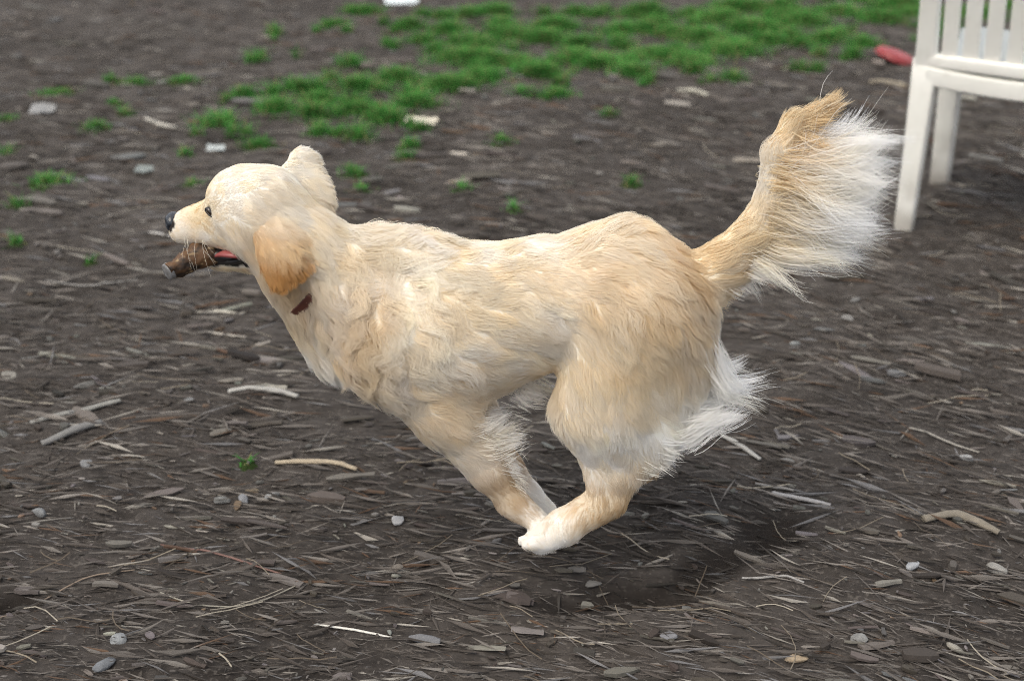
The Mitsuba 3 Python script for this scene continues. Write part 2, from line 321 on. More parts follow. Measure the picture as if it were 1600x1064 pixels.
TUFTS = [
    (-1.674, 4.386, 0.090, "grass tuft, near the left edge below the top corner, widest of three"),
    (-1.415, 4.519, 0.083, "grass tuft, bright clump at the upper left, tallest there"),
    (-1.520, 4.572, 0.046, "grass tuft, tiny clump just left of the bright upper left clump"),
    (-1.232, 4.540, 0.080, "grass tuft, clump right of the bright upper left clump"),
    (-1.379, 3.927, 0.069, "grass tuft, flat clump at the left, lowest of a small cluster"),
    (-1.403, 4.223, 0.045, "grass tuft, small clump in the middle of the left cluster"),
    (-1.333, 4.105, 0.044, "grass tuft, small clump at the right of the left cluster"),
    (-1.717, 4.035, 0.043, "grass tuft, cut by the left edge, upper of two"),
    (-1.571, 3.651, 0.034, "grass tuft, cut by the left edge, lower of two"),
    (-1.315, 3.303, 0.082, "grass tuft, long flat clump level with the dog's forehead at the left"),
    (-1.332, 3.104, 0.037, "grass tuft, sparse clump below the long flat clump at left"),
    (-0.810, 3.724, 0.070, "grass tuft, broad clump just behind the top of the dog's head"),
    (-0.554, 3.815, 0.056, "grass tuft, clump right of the dog's raised ear"),
    (-1.015, 3.637, 0.036, "grass tuft, small sparse clump left of the dog's head"),
    (-0.320, 3.680, 0.050, "grass tuft, upper of two flat clumps under the cream scrap"),
    (-0.327, 3.560, 0.046, "grass tuft, lower of two flat clumps under the cream scrap"),
    (-0.036, 3.680, 0.056, "grass tuft, flat clump above the middle of the dog's back"),
    (-0.139, 3.210, 0.038, "grass tuft, sparse clump above the shoulders of the dog"),
    (0.007, 3.046, 0.029, "grass tuft, bright little clump close above the dog's back"),
    (-1.011, 2.702, 0.024, "grass tuft, faint clump left of the carried stick"),
    (-1.230, 2.816, 0.030, "grass tuft, faint clump at the left edge level with the nose"),
    (0.335, 3.280, 0.039, "grass tuft, faint clump above the rump of the dog"),
    (-0.461, 3.383, 0.056, "grass tuft, flat clump just behind the raised ear"),
    (-0.417, 3.221, 0.042, "grass tuft, small clump behind the neck of the dog"),
    (-0.449, 1.767, 0.020, "grass tuft, lone little clump on the mulch below the dog's chest"),
    (0.328, 4.070, 0.046, "grass tuft, sparse clump below the grass strip, left of the tail tip"),
    (-0.908, 3.291, 0.039, "grass tuft, faint clump between the left cluster and the dog's head"),
    (0.741, 4.519, 0.048, "grass tuft, small clump below the grass strip near the pale stick"),
]
for x, y, r, where in TUFTS:
    k = numbered('grass_tuft')
    g = grass([(x, y, r * .9)], r2, 190, .022, .05, thatch=True)
    put(k, g[:2], 'blades', color=g[2])
    lab(k, where, 'grass tuft', 'small separate grass tufts')

# ---------------------------------------------------------------- loose sticks, stones and litter
def colored(key, mesh, col, rnd, mat='painted_chips', var=.12, smooth=True):
    v, f = mesh
    t = meshkit.fbm(v * 130 + 3, 3, 2)[:, None]
    put(key, mesh, mat, color=np.clip(np.asarray(col) * (1 + var * 4 * (t - .5)), 0, 1), smooth=smooth)
r3 = np.random.default_rng(21)
def stick(name, cat, pts, rad, col, label, flat=.7):
    k = numbered(name); p = spline(np.array(pts, float), 18)
    z = ground_h(p[:, 0], p[:, 1]); z = np.convolve(np.pad(z, 3, mode='edge'), np.ones(7) / 7, 'valid')
    c = np.column_stack([p[:, :2], np.maximum(z, ground_h(p[:, 0], p[:, 1]) - rad * .4) + rad * flat * .7 + .003])
    s = np.linspace(0, 1, 18)
    colored(k, tube(c, rad * (.55 + .45 * np.sin(np.pi * np.clip(s, .12, .93)) ** .5), 9, flat, seed=len(scene), rough=.5), col, r3)
    lab(k, label, cat)
def stone(name, cat, at, size, col, label, yaw=0.0):
    k = numbered(name); pts = unit(r3.normal(0, 1, (16, 3))) * r3.uniform(.75, 1.1, (16, 1)) * V(1, 1, .8)
    m = trimesh.convex.convex_hull(pts); m = trimesh.Trimesh(*trimesh.remesh.subdivide_loop(m.vertices, m.faces, 1))
    v = np.array(m.vertices); v += unit(v) * ((meshkit.fbm(v * 2.5 + len(scene), 3, 6)[:, None] - .5) * .22)
    v *= np.asarray(size) * 1.12; col = np.asarray(col) * .78
    c, s = math.cos(yaw), math.sin(yaw)
    v = np.column_stack([v[:, 0] * c - v[:, 1] * s, v[:, 0] * s + v[:, 1] * c, v[:, 2]])
    v += V(at[0], at[1], float(ground_h(V(at[0]), V(at[1]))[0]) + size[2] * .45)
    colored(k, (v, np.array(m.faces)), col, r3, var=.3, smooth=False)
    lab(k, label, cat)
STICKS = [
    ('stick','stick', [(-0.859, 1.887), (-0.815, 1.915), (-0.770, 1.937), (-0.719, 1.962)], .0062, (.22,.215,.20), 'longest grey stick at the left, lying slantwise below the dog\'s head'),
    ('stick','stick', [(-0.811, 1.810), (-0.773, 1.841), (-0.730, 1.882)], .0085, (.17,.165,.16), 'thick dark grey stick just below the longest grey stick at the left'),
    ('split_stick','stick', [(-0.402, 1.771), (-0.358, 1.769), (-0.309, 1.762), (-0.261, 1.746)], .0055, (.36,.30,.22), 'straight tan split stick on the mulch below the dog\'s chest'),
    ('pale_stick','stick', [(-0.530, 2.002), (-0.481, 2.010), (-0.432, 2.007), (-0.399, 1.992)], .0065, (.33,.32,.30), 'pale bone-like stick beside the dog\'s chest'),
    ('wood_sliver','sliver', [(-0.684, 2.403), (-0.638, 2.396), (-0.594, 2.382)], .0042, (.45,.42,.36), 'pale thin sliver of wood under the dog\'s chin'),
    ('wood_sliver','sliver', [(-0.640, 2.271), (-0.596, 2.264), (-0.547, 2.252)], .0032, (.36,.33,.29), 'thin pale sliver lying just below another sliver under the dog\'s chin'),
    ('straw','straw', [(-0.273, 1.344), (-0.236, 1.332), (-0.200, 1.317), (-0.162, 1.307)], .0019, (.62,.60,.55), 'bright white straw at the bottom, left of the centre'),
    ('curved_stem','stem', [(-0.503, 1.412), (-0.459, 1.383), (-0.404, 1.377), (-0.354, 1.397), (-0.309, 1.433)], .0013, (.26,.24,.20), 'thin dry stem bent in a shallow bow at lower left'),
    ('dry_stem','stem', [(-0.716, 1.361), (-0.676, 1.409), (-0.624, 1.449), (-0.555, 1.466)], .0013, (.22,.17,.13), 'long thin brown stem running in from the lower left edge'),
    ('reddish_twig','twig', [(-0.535, 1.535), (-0.472, 1.513), (-0.399, 1.487), (-0.331, 1.457)], .0019, (.17,.10,.085), 'thin reddish twig on the mulch at lower left'),
    ('stick','stick', [(0.369, 1.852), (0.394, 1.818), (0.423, 1.777)], .0052, (.36,.35,.33), 'short pale stick just behind the hind legs of the dog'),
    ('wood_sliver','sliver', [(0.421, 1.668), (0.457, 1.645), (0.501, 1.611)], .0045, (.30,.29,.29), 'grey sliver of wood behind the dog\'s hind paw, left of the large bent bark strip'),
    ('bark_strip','bark', [(0.630, 1.558), (0.685, 1.575), (0.712, 1.554), (0.737, 1.532)], .0085, (.20,.175,.14), 'large bent brown strip of bark at lower right'),
    ('stick','stick', [(0.705, 1.875), (0.750, 1.839), (0.803, 1.799)], .0022, (.30,.28,.25), 'thin light stick at the right, halfway up the mulch'),
    ('wood_sliver','sliver', [(0.456, 1.668), (0.429, 1.687), (0.401, 1.703)], .003, (.22,.21,.20), 'short dull sliver just behind the hind leg'),
    ('stick','stick', [(0.606, 4.398), (0.657, 4.359), (0.706, 4.311)], .011, (.40,.38,.32), 'pale stick on bare soil near the tail tip, below the grass strip'),
    ('pale_stick','stick', [(-0.184, 3.574), (-0.160, 3.560), (-0.136, 3.540)], .008, (.44,.40,.35), 'small pale stick behind the dog\'s back, right of the white scrap'),
    ('stick','stick', [(1.360, 4.562), (1.409, 4.520), (1.457, 4.438)], .012, (.28,.24,.18), 'brown stick on the soil between the red toy and the chair leg'),
    ('wood_sliver','sliver', [(1.589, 4.301), (1.618, 4.263), (1.647, 4.235)], .011, (.34,.33,.29), 'pale sliver on the soil under the garden chair'),
    ('wood_sliver','sliver', [(-1.243, 4.031), (-1.182, 3.981), (-1.122, 3.956)], .009, (.40,.38,.34), 'pale sliver among the small grass tufts at upper left'),
    ('wood_sliver','sliver', [(0.416, 1.412), (0.370, 1.435), (0.334, 1.443)], .0022, (.30,.29,.28), 'thin straight sliver at lower right, above the tan wood chip'),
    ('stick','stick', [(-0.929, 2.871), (-0.886, 2.862), (-0.831, 2.834)], .0035, (.46,.44,.42), 'thin pale stick just in front of the dog\'s nose'),
    ('twig','twig', [(0.021, 1.703), (0.082, 1.630), (0.121, 1.611)], .0012, (.10,.08,.07), 'dark twig under the dog between its paws'),
    ('twig','twig', [(-0.058, 1.235), (-0.008, 1.260), (0.034, 1.269)], .0013, (.06,.055,.055), 'dark curved twig at the bottom edge, centre'),
    ('bark_strip','bark', [(-1.075, 2.572), (-0.948, 2.545), (-0.858, 2.561)], .0028, (.24,.23,.22), 'slim grey bark strip at the left, level with the dog\'s collar'),
]
for row in STICKS: stick(*row)
STONES = [
    ('pale_stone','stone', (-0.181, 1.606), (.014,.012,.010), (.36,.36,.37), 'round pale stone below the dog\'s foreleg', .2),
    ('pale_stone','stone', (0.723, 2.376), (.017,.012,.008), (.30,.29,.28), 'pale flat stone right of the dog\'s rump', -.3),
    ('grey_stone','stone', (0.750, 2.101), (.026,.017,.009), (.16,.16,.165), 'broad grey stone on the mulch at the right', -.2),
    ('grey_stone','stone', (-0.430, 1.652), (.020,.008,.008), (.22,.225,.24), 'bluish elongated stone at lower left, in a small group of pebbles', -.9),
    ('pale_stone','stone', (-0.470, 1.660), (.018,.012,.009), (.20,.20,.195), 'grey stone left of the bluish elongated stone', .3),
    ('pale_stone','stone', (-0.388, 1.664), (.014,.010,.009), (.26,.26,.26), 'light stone right of the bluish elongated stone', .1),
    ('tan_stone','stone', (-0.428, 1.691), (.016,.009,.007), (.22,.175,.12), 'tan stone behind the bluish elongated stone', .0),
    ('flat_stone','stone', (-0.975, 2.077), (.032,.016,.008), (.24,.225,.20), 'flat pale stone cut by the left edge', -.5),
    ('flat_stone','stone', (-0.810, 2.044), (.030,.014,.008), (.17,.165,.155), 'flat dark grey stone right of the flat pale stone at left', .5),
    ('wood_chip','wood chip', (-0.532, 2.055), (.032,.011,.007), (.21,.19,.165), 'broad brownish wood chip beside the dog\'s chest, just above the pale bone-like stick', .1),
    ('wood_chip','wood chip', (-0.513, 1.854), (.024,.014,.008), (.17,.155,.135), 'flat brown wood chip between the grey sticks and the dog\'s chest', .4),
    ('tan_wood_chip','wood chip', (0.378, 1.264), (.026,.010,.007), (.42,.33,.23), 'light tan wood chip at the bottom right', .35),
    ('pale_stone','stone', (0.710, 1.465), (.022,.011,.009), (.30,.29,.27), 'pale stone near the right edge at the bottom', -.6),
    ('pale_stone','stone', (0.776, 1.773), (.018,.009,.007), (.36,.36,.36), 'pale flat stone near the right edge, level with the hock', -.4),
    ('grey_stone','stone', (0.471, 1.777), (.022,.014,.008), (.21,.20,.19), 'grey stone right of the short pale stick behind the dog', -.3),
    ('grey_stone','stone', (0.582, 1.447), (.013,.012,.010), (.32,.33,.35), 'small bluish stone at lower right, left of the pale stone at the edge', .2),
    ('grey_stone','stone', (-0.745, 1.611), (.013,.015,.012), (.20,.205,.21), 'grey stone at far lower left', .1),
    ('pale_stone','stone', (-0.531, 1.302), (.016,.012,.008), (.26,.27,.28), 'light bluish stone at the bottom left', .3),
    ('grey_stone','stone', (-0.531, 1.250), (.018,.016,.009), (.18,.19,.205), 'dull bluish stone at the bottom edge, under the light bluish stone', .0),
    ('grey_stone','stone', (-0.715, 1.748), (.013,.011,.009), (.24,.24,.245), 'small square grey stone below the two grey sticks', .0),
    ('grey_stone','stone', (0.464, 1.299), (.017,.012,.008), (.24,.24,.235), 'grey stone at the bottom right, beside the tan wood chip', -.4),
    ('pale_stone','stone', (0.586, 1.276), (.016,.010,.008), (.30,.28,.24), 'buff stone at the bottom right corner', -.6),
    ('grey_stone','stone', (0.117, 1.455), (.016,.010,.008), (.19,.18,.17), 'grey stone in the dark scrape behind the paw', .1),
    ('pale_stone','stone', (0.211, 1.299), (.016,.011,.008), (.22,.22,.235), 'bluish stone at the bottom, right of the centre', .2),
    ('grey_stone','stone', (-0.170, 1.474), (.013,.009,.008), (.17,.15,.13), 'small brown stone below the round pale stone', .2),
    ('pale_stone','stone', (-0.590, 1.915), (.010,.008,.006), (.26,.26,.25), 'tiny pale stone right of the end of the longest grey stick', .2),
    ('pale_stone','stone', (-0.598, 1.972), (.013,.008,.006), (.24,.24,.24), 'small pale stone above the tiny pale stone at left', .2),
    ('pale_stone','stone', (0.575, 2.227), (.014,.010,.007), (.24,.25,.25), 'small grey stone just behind the breeches of the dog', -.2),
    ('pale_stone','stone', (0.715, 2.239), (.014,.010,.007), (.22,.235,.235), 'small grey stone below the pale flat stone at right', -.2),
]
for row in STONES: stone(*row)
def scrap(name, cat, at, size, col, label, yaw, lift):
    """a crumpled sheet with real thickness"""
    k = numbered(name); n = 14
    u, w = np.meshgrid(np.linspace(-1, 1, n), np.linspace(-1, 1, n), indexing='ij')
    edge = 1 + .35 * (meshkit.fbm(np.stack([u * 1.5, w * 1.5, u * 0 + len(scene)], -1), 3, 9) - .5)
    x, y = u * size[0] * edge, w * size[1] * edge * (1 - .35 * (u > 0) * u)
    z = lift * (meshkit.fbm(np.stack([u * 1.7, w * 1.7, u * 0 + 2.0 * len(scene)], -1), 3, 4)) + lift * .5 * w
    c, s = math.cos(yaw), math.sin(yaw)
    gx_, gy_ = at[0] + x * c - y * s, at[1] + x * s + y * c
    top = np.stack([gx_, gy_, ground_h(gx_, gy_) * .5 + z + .008], -1).reshape(-1, 3); bot = top - V(0, 0, .0015)
    i, j = np.meshgrid(np.arange(n - 1), np.arange(n - 1), indexing='ij')
    q = np.stack([i * n + j, (i + 1) * n + j, (i + 1) * n + j + 1, i * n + j + 1], -1).reshape(-1, 4); f = np.vstack([q[:, [0, 1, 2]], q[:, [0, 2, 3]]])
    b = np.concatenate([np.arange(n), np.arange(2 * n - 1, n * n, n), np.arange(n * n - 2, n * (n - 1) - 1, -1), np.arange(n * (n - 2), 0, -n)]); b2 = np.roll(b, -1)
    rim = np.vstack([np.stack([b, b + n * n, b2], -1), np.stack([b2, b + n * n, b2 + n * n], -1)])
    colored(k, (np.vstack([top, bot]), np.vstack([f, f[:, ::-1] + n * n, rim])), col, r3, var=.05)
    lab(k, label, cat)
SCRAPS = [
    ('white_scrap','litter', (-0.304, 3.956), (.055,.022), (.62,.57,.48), 'cream paper scrap lying below the grass strip behind the dog', -.25, .018),
    ('white_bag','litter', (-0.565, 6.337), (.085,.05), (.62,.68,.70), 'white crumpled bag on the ground at the top edge', .0, .035),
    ('white_scrap','litter', (-1.628, 4.135), (.042,.03), (.24,.24,.24), 'small grey paper scrap among tufts at the upper left', .1, .015),
    ('white_scrap','litter', (-0.920, 3.651), (.028,.018), (.36,.39,.39), 'small pale scrap left of the dog\'s ear', .0, .012),
    ('white_scrap','litter', (-1.081, 3.429), (.026,.016), (.19,.21,.205), 'dull grey scrap above the dog\'s nose', .0, .01),
]
for row in SCRAPS: scrap(*row)

# red toy: a shallow bowl-shaped disc tipped on its edge
def red_disc():
    a, rr = np.meshgrid(np.linspace(0, 2 * np.pi, 48, endpoint=False), V(0, .3, .6, .8, .9, .97, 1.0, .97, .9, .8, .6, .3, 0), indexing='ij')
    hz = V(.016, .016, .015, .013, .008, .0, -.012, -.010, .005, .010, .012, .013, .013)
    x, y, z = .085 * rr * np.cos(a), .085 * rr * np.sin(a), np.broadcast_to(hz, a.shape)
    v = np.stack([x, y, z], -1).reshape(-1, 3); m = 13
    i, j = np.meshgrid(np.arange(48), np.arange(m - 1), indexing='ij'); i2 = (i + 1) % 48
    q = np.stack([i * m + j, i * m + j + 1, i2 * m + j + 1, i2 * m + j], -1).reshape(-1, 4)
    M = trimesh.transformations.euler_matrix(.18, .26, .4)[:3, :3]
    return (v @ M.T) + V(*(1.557, 4.925), .028), np.vstack([q[:, [0, 2, 1]], q[:, [0, 3, 2]]])
put('toy_disc', red_disc(), 'red_plastic', smooth=True)
lab('toy_disc', 'small red plastic disc lying tipped at the grass edge left of the chair', 'toy')

# ---------------------------------------------------------------- plastic garden chair, seen from behind
CO, CU, CV = V(*(1.000, 2.914), 0) - .035 * unit(V(.80, -.60, 0)), unit(V(.80, -.60, 0)), unit(V(.60, .80, 0))
def chair_at(m):
    v, f = m
    return CO + v[:, :1] * CU + v[:, 1:2] * CV + v[:, 2:] * V(0, 0, 1), f
def channel(path, w, d, t, face):
    """an L-shaped moulded leg: two thin walls meeting along the outer corner"""
    return None
def bar(pts, w, d, n=14, e=.35):
    """a rounded rectangular bar swept along the points; w across (chair x), d along chair y, both may vary"""
    p = spline(pts, n); w = np.interp(np.linspace(0, 1, n), np.linspace(0, 1, len(w)), w); d = np.interp(np.linspace(0, 1, n), np.linspace(0, 1, len(d)), d)
    g = np.arange(16) * 2 * np.pi / 16; cx, cy = np.sign(np.cos(g)) * np.abs(np.cos(g)) ** e, np.sign(np.sin(g)) * np.abs(np.sin(g)) ** e
    t = unit(np.gradient(p, axis=0))
    a = unit(np.cross(np.where(np.abs(t[:, 1:2]) < .9, [0, 1., 0], [0, 0, 1.]), t)); b = np.cross(t, a)
    v = p[:, None] + (w / 2)[:, None, None] * cx[None, :, None] * a[:, None] + (d / 2)[:, None, None] * cy[None, :, None] * b[:, None]
    i, j = np.meshgrid(np.arange(n - 1), np.arange(16), indexing='ij')
    A, B, C, D = i * 16 + j, i * 16 + (j + 1) % 16, (i + 1) * 16 + (j + 1) % 16, (i + 1) * 16 + j
    f = np.concatenate([np.stack([A, B, C], -1).reshape(-1, 3), np.stack([A, C, D], -1).reshape(-1, 3)])
    v = v.reshape(-1, 3); k = len(v); v = np.vstack([v, p[:1], p[-1:]]); q = np.arange(16)
    return v, np.vstack([f, np.stack([q * 0 + k, (q + 1) % 16, q], -1), np.stack([q * 0 + k + 1, (n - 1) * 16 + q, (n - 1) * 16 + (q + 1) % 16], -1)])
CW = .46
def chair_part(name, m):
    n = numbered('chair_part_' + name); key = 'garden_chair__' + n[len('chair_part_'):]
    put(key, chair_at(m), 'chair_plastic', smooth=45)
chair_part('leg', bar([(.035, 0, 0), (.031, .012, .2), (.025, .03, .36), (.022, .05, .425)], (.045, .050, .060, .072), (.03, .034, .045, .05)))
chair_part('leg', bar([(CW - .035, 0, 0), (CW - .031, .012, .2), (CW - .025, .03, .36), (CW - .022, .05, .425)], (.045, .050, .060, .072), (.03, .034, .045, .05)))
chair_part('leg', bar([(-.024, .44, 0), (-.028, .43, .2), (-.032, .42, .40)], (.05, .055, .06), (.034, .04, .045)))
chair_part('leg', bar([(CW + .024, .44, 0), (CW + .028, .43, .2), (CW + .032, .42, .40)], (.05, .055, .06), (.034, .04, .045)))
chair_part('apron', bar([(.03, .028, .392), (.12, .022, .388), (CW / 2, .018, .386), (CW - .12, .022, .388), (CW - .03, .028, .392)], (.045, .045, .045), (.03, .03, .03)))
chair_part('apron', bar([(.03, .04, .385), (.0, .22, .385), (-.02, .41, .385)], (.03, .03, .03), (.04, .04, .04)))
chair_part('apron', bar([(CW - .03, .04, .385), (CW, .22, .385), (CW + .02, .41, .385)], (.03, .03, .03), (.04, .04, .04)))
def seat():
    u, w = np.meshgrid(np.linspace(0, 1, 25), np.linspace(0, 1, 25), indexing='ij')
    x = (.02 - .05 * w) * (1 - u) + (CW - .02 + .05 * w) * u; y = .04 + .43 * w
    z = .412 - .02 * np.sin(np.pi * u) * np.sin(np.pi * np.clip(w * 1.1, 0, 1)) - .05 * np.clip((w - .85) / .15, 0, 1) ** 2
    top = np.stack([x, y, z], -1).reshape(-1, 3); bot = top - V(0, 0, .006); n = 25
    i, j = np.meshgrid(np.arange(n - 1), np.arange(n - 1), indexing='ij')
    q = np.stack([i * n + j, (i + 1) * n + j, (i + 1) * n + j + 1, i * n + j + 1], -1).reshape(-1, 4); f = np.vstack([q[:, [0, 1, 2]], q[:, [0, 2, 3]]])
    b = np.concatenate([np.arange(n), np.arange(2 * n - 1, n * n, n), np.arange(n * n - 2, n * (n - 1) - 1, -1), np.arange(n * (n - 2), 0, -n)])[::-1]; b2 = np.roll(b, -1)
    rim = np.vstack([np.stack([b, b2, b + n * n], -1), np.stack([b2, b2 + n * n, b + n * n], -1)])
    return np.vstack([top, bot]), np.vstack([f, f[:, ::-1] + n * n, rim])
chair_part('seat', seat())
def back_y(z): return .035 - .20 * max(z - .43, 0) - .12 * max(z - .43, 0) ** 2
for sx in (0, 1):
    X_ = lambda x: x if sx == 0 else CW - x
    chair_part('back_post', bar([(X_(.02), back_y(z), z) for z in (.415, .55, .7, .86)], (.05, .046, .045, .04), (.028, .026, .024, .022)))
chair_part('back_rail', bar([(.03, .036, .428), (.12, .026, .430), (CW / 2, .02, .431), (CW - .12, .026, .430), (CW - .03, .036, .428)], (.03, .03, .03), (.036, .036, .036)))
chair_part('top_rail', bar([(.02, back_y(.86), .855), (.1, back_y(.9), .90), (CW / 2, back_y(.9) - .02, .915), (CW - .1, back_y(.9), .90), (CW - .02, back_y(.86), .855)], (.05, .055, .055, .055, .05), (.022, .022, .022)))
for k in range(7):
    x = .076 + k * (CW - .152) / 6
    chair_part('back_slat', bar([(x, back_y(z) - .012 * math.sin(math.pi * x / CW), z) for z in (.435, .55, .7, .885)], (.037, .037, .037, .037), (.010, .010, .010, .010)))
lab('garden_chair', 'off-white moulded plastic garden chair with slatted back, standing on the mulch at the right edge', 'chair')
def towel():
    u, w = np.meshgrid(np.linspace(0, 1, 40), np.linspace(0, 1, 30), indexing='ij')
    x = .085 + (CW - .15) * u; y = .055 + .33 * w
    z = .42 + .075 * np.clip(1 - w * 1.4, 0, 1) ** .7 + .02 * (meshkit.fbm(np.stack([u * 5, w * 4, u * 0 + 1], -1), 3, 5) - .3) + .012
    top = np.stack([x, y, z], -1).reshape(-1, 3); bot = np.stack([x, y, np.minimum(z - .01, .408 + 0 * z)], -1).reshape(-1, 3); m = 30
    i, j = np.meshgrid(np.arange(39), np.arange(29), indexing='ij')
    q = np.stack([i * m + j, (i + 1) * m + j, (i + 1) * m + j + 1, i * m + j + 1], -1).reshape(-1, 4); f = np.vstack([q[:, [0, 1, 2]], q[:, [0, 2, 3]]])
    ids = np.arange(1200).reshape(40, 30); b = np.concatenate([ids[:, 0], ids[-1, 1:], ids[-2::-1, -1], ids[0, -2:0:-1]]); b2 = np.roll(b, -1)
    rim = np.vstack([np.stack([b, b2 + 1200, b2], -1), np.stack([b, b + 1200, b2 + 1200], -1)])
    return np.vstack([top, bot]), np.vstack([f, f[:, ::-1] + 1200, rim])
put('towel', chair_at(towel()), 'white_cotton', smooth=50)
lab('towel', 'folded white cloth lying on the seat of the garden chair behind its slats', 'cloth')

# ---------------------------------------------------------------- the dog: one smooth body grown round its bones
def cone(p, a, b, ra, rb, sy):
    a, b = V(*a), V(*b); ab = b - a
    t = np.clip(((p - a) @ ab) / (ab @ ab), 0, 1)
    d = p - a - t[..., None] * ab
    return np.sqrt(d[..., 0] ** 2 + (d[..., 1] / sy) ** 2 + d[..., 2] ** 2) - (ra + (rb - ra) * t)
def smin(a, b, k):
    h = np.clip(.5 + .5 * (b - a) / k, 0, 1)
    return b + (a - b) * h - k * h * (1 - h)
def grow(bones, lo, hi, h):
    ax = [np.arange(lo[k], hi[k] + h, h) for k in range(3)]
    p = np.stack(np.meshgrid(*ax, indexing='ij'), -1); F = None
    for a, b, ra, rb, sy, k in bones:
        r = max(ra, rb) + .06
        s = tuple(slice(max(0, int((min(a[m], b[m]) - r - lo[m]) / h)), max(1, int((max(a[m], b[m]) + r - lo[m]) / h) + 2)) for m in range(3))
        if F is None: F = np.full(p.shape[:3], .5)
        d = cone(p[s], a, b, ra, rb, sy)
        F[s] = smin(F[s], d, k)
    return surface(F, V(*lo), h)
def surface(F, o, h):
    """naive surface nets"""
    S = F < 0; n = np.array(F.shape) - 1
    C = [(a, b, c) for a in (0, 1) for b in (0, 1) for c in (0, 1)]
    at = lambda G_, c: G_[c[0]:c[0] + n[0], c[1]:c[1] + n[1], c[2]:c[2] + n[2]]
    ins = sum(at(S, c).astype(int) for c in C); live = (ins > 0) & (ins < 8)
    idx = -np.ones(n, int); idx[live] = np.arange(live.sum())
    acc, cnt = np.zeros((live.sum(), 3)), np.zeros(live.sum())
    for a in C:
        for k in range(3):
            if a[k] == 0:
                b = list(a); b[k] = 1
                fa, fb = at(F, a)[live], at(F, b)[live]; m = (fa < 0) != (fb < 0)
                t = np.where(m, fa / np.where(m, fa - fb, 1), 0); q = np.tile(V(*a), (len(t), 1)); q[:, k] = t
                acc[m] += q[m]; cnt[m] += 1
    v = (np.argwhere(live) + acc / cnt[:, None]) * h + o; fs = []
    for k in range(3):
        u, w = (k + 1) % 3, (k + 2) % 3
        sl = [slice(1, n[m]) for m in range(3)]; s0, s1 = list(sl), list(sl); s0[k] = slice(0, n[k]); s1[k] = slice(1, n[k] + 1)
        A, B = S[tuple(s0)], S[tuple(s1)]; e = np.argwhere(A != B); flip = A[A != B]
        base = e.copy(); base[:, u] += 1; base[:, w] += 1
        def g_(du, dw): c = base.copy(); c[:, u] -= du; c[:, w] -= dw; return idx[c[:, 0], c[:, 1], c[:, 2]]
        q = np.stack([g_(1, 1), g_(0, 1), g_(0, 0), g_(1, 0)], -1)
        q[~flip] = q[~flip][:, ::-1]; fs.append(q)
    q = np.vstack(fs); m = trimesh.Trimesh(v, np.vstack([q[:, [0, 1, 2]], q[:, [0, 2, 3]]]), process=False)
    from scipy.sparse import coo_matrix
    e = m.edges_unique; e = np.vstack([e, e[:, ::-1]])
    A_ = coo_matrix((np.ones(len(e)), (e[:, 0], e[:, 1])), shape=(len(v), len(v))).tocsr(); deg = np.maximum(np.asarray(A_.sum(1)), 1)
    x = v.copy()
    for k in range(20): x = x + (.5, -.52)[k % 2] * ((A_ @ x) / deg - x)
    far = np.linalg.norm(x - v, axis=1) > 1.5 * h; x[far] = v[far]
    return trimesh.Trimesh(x, m.faces, process=False)
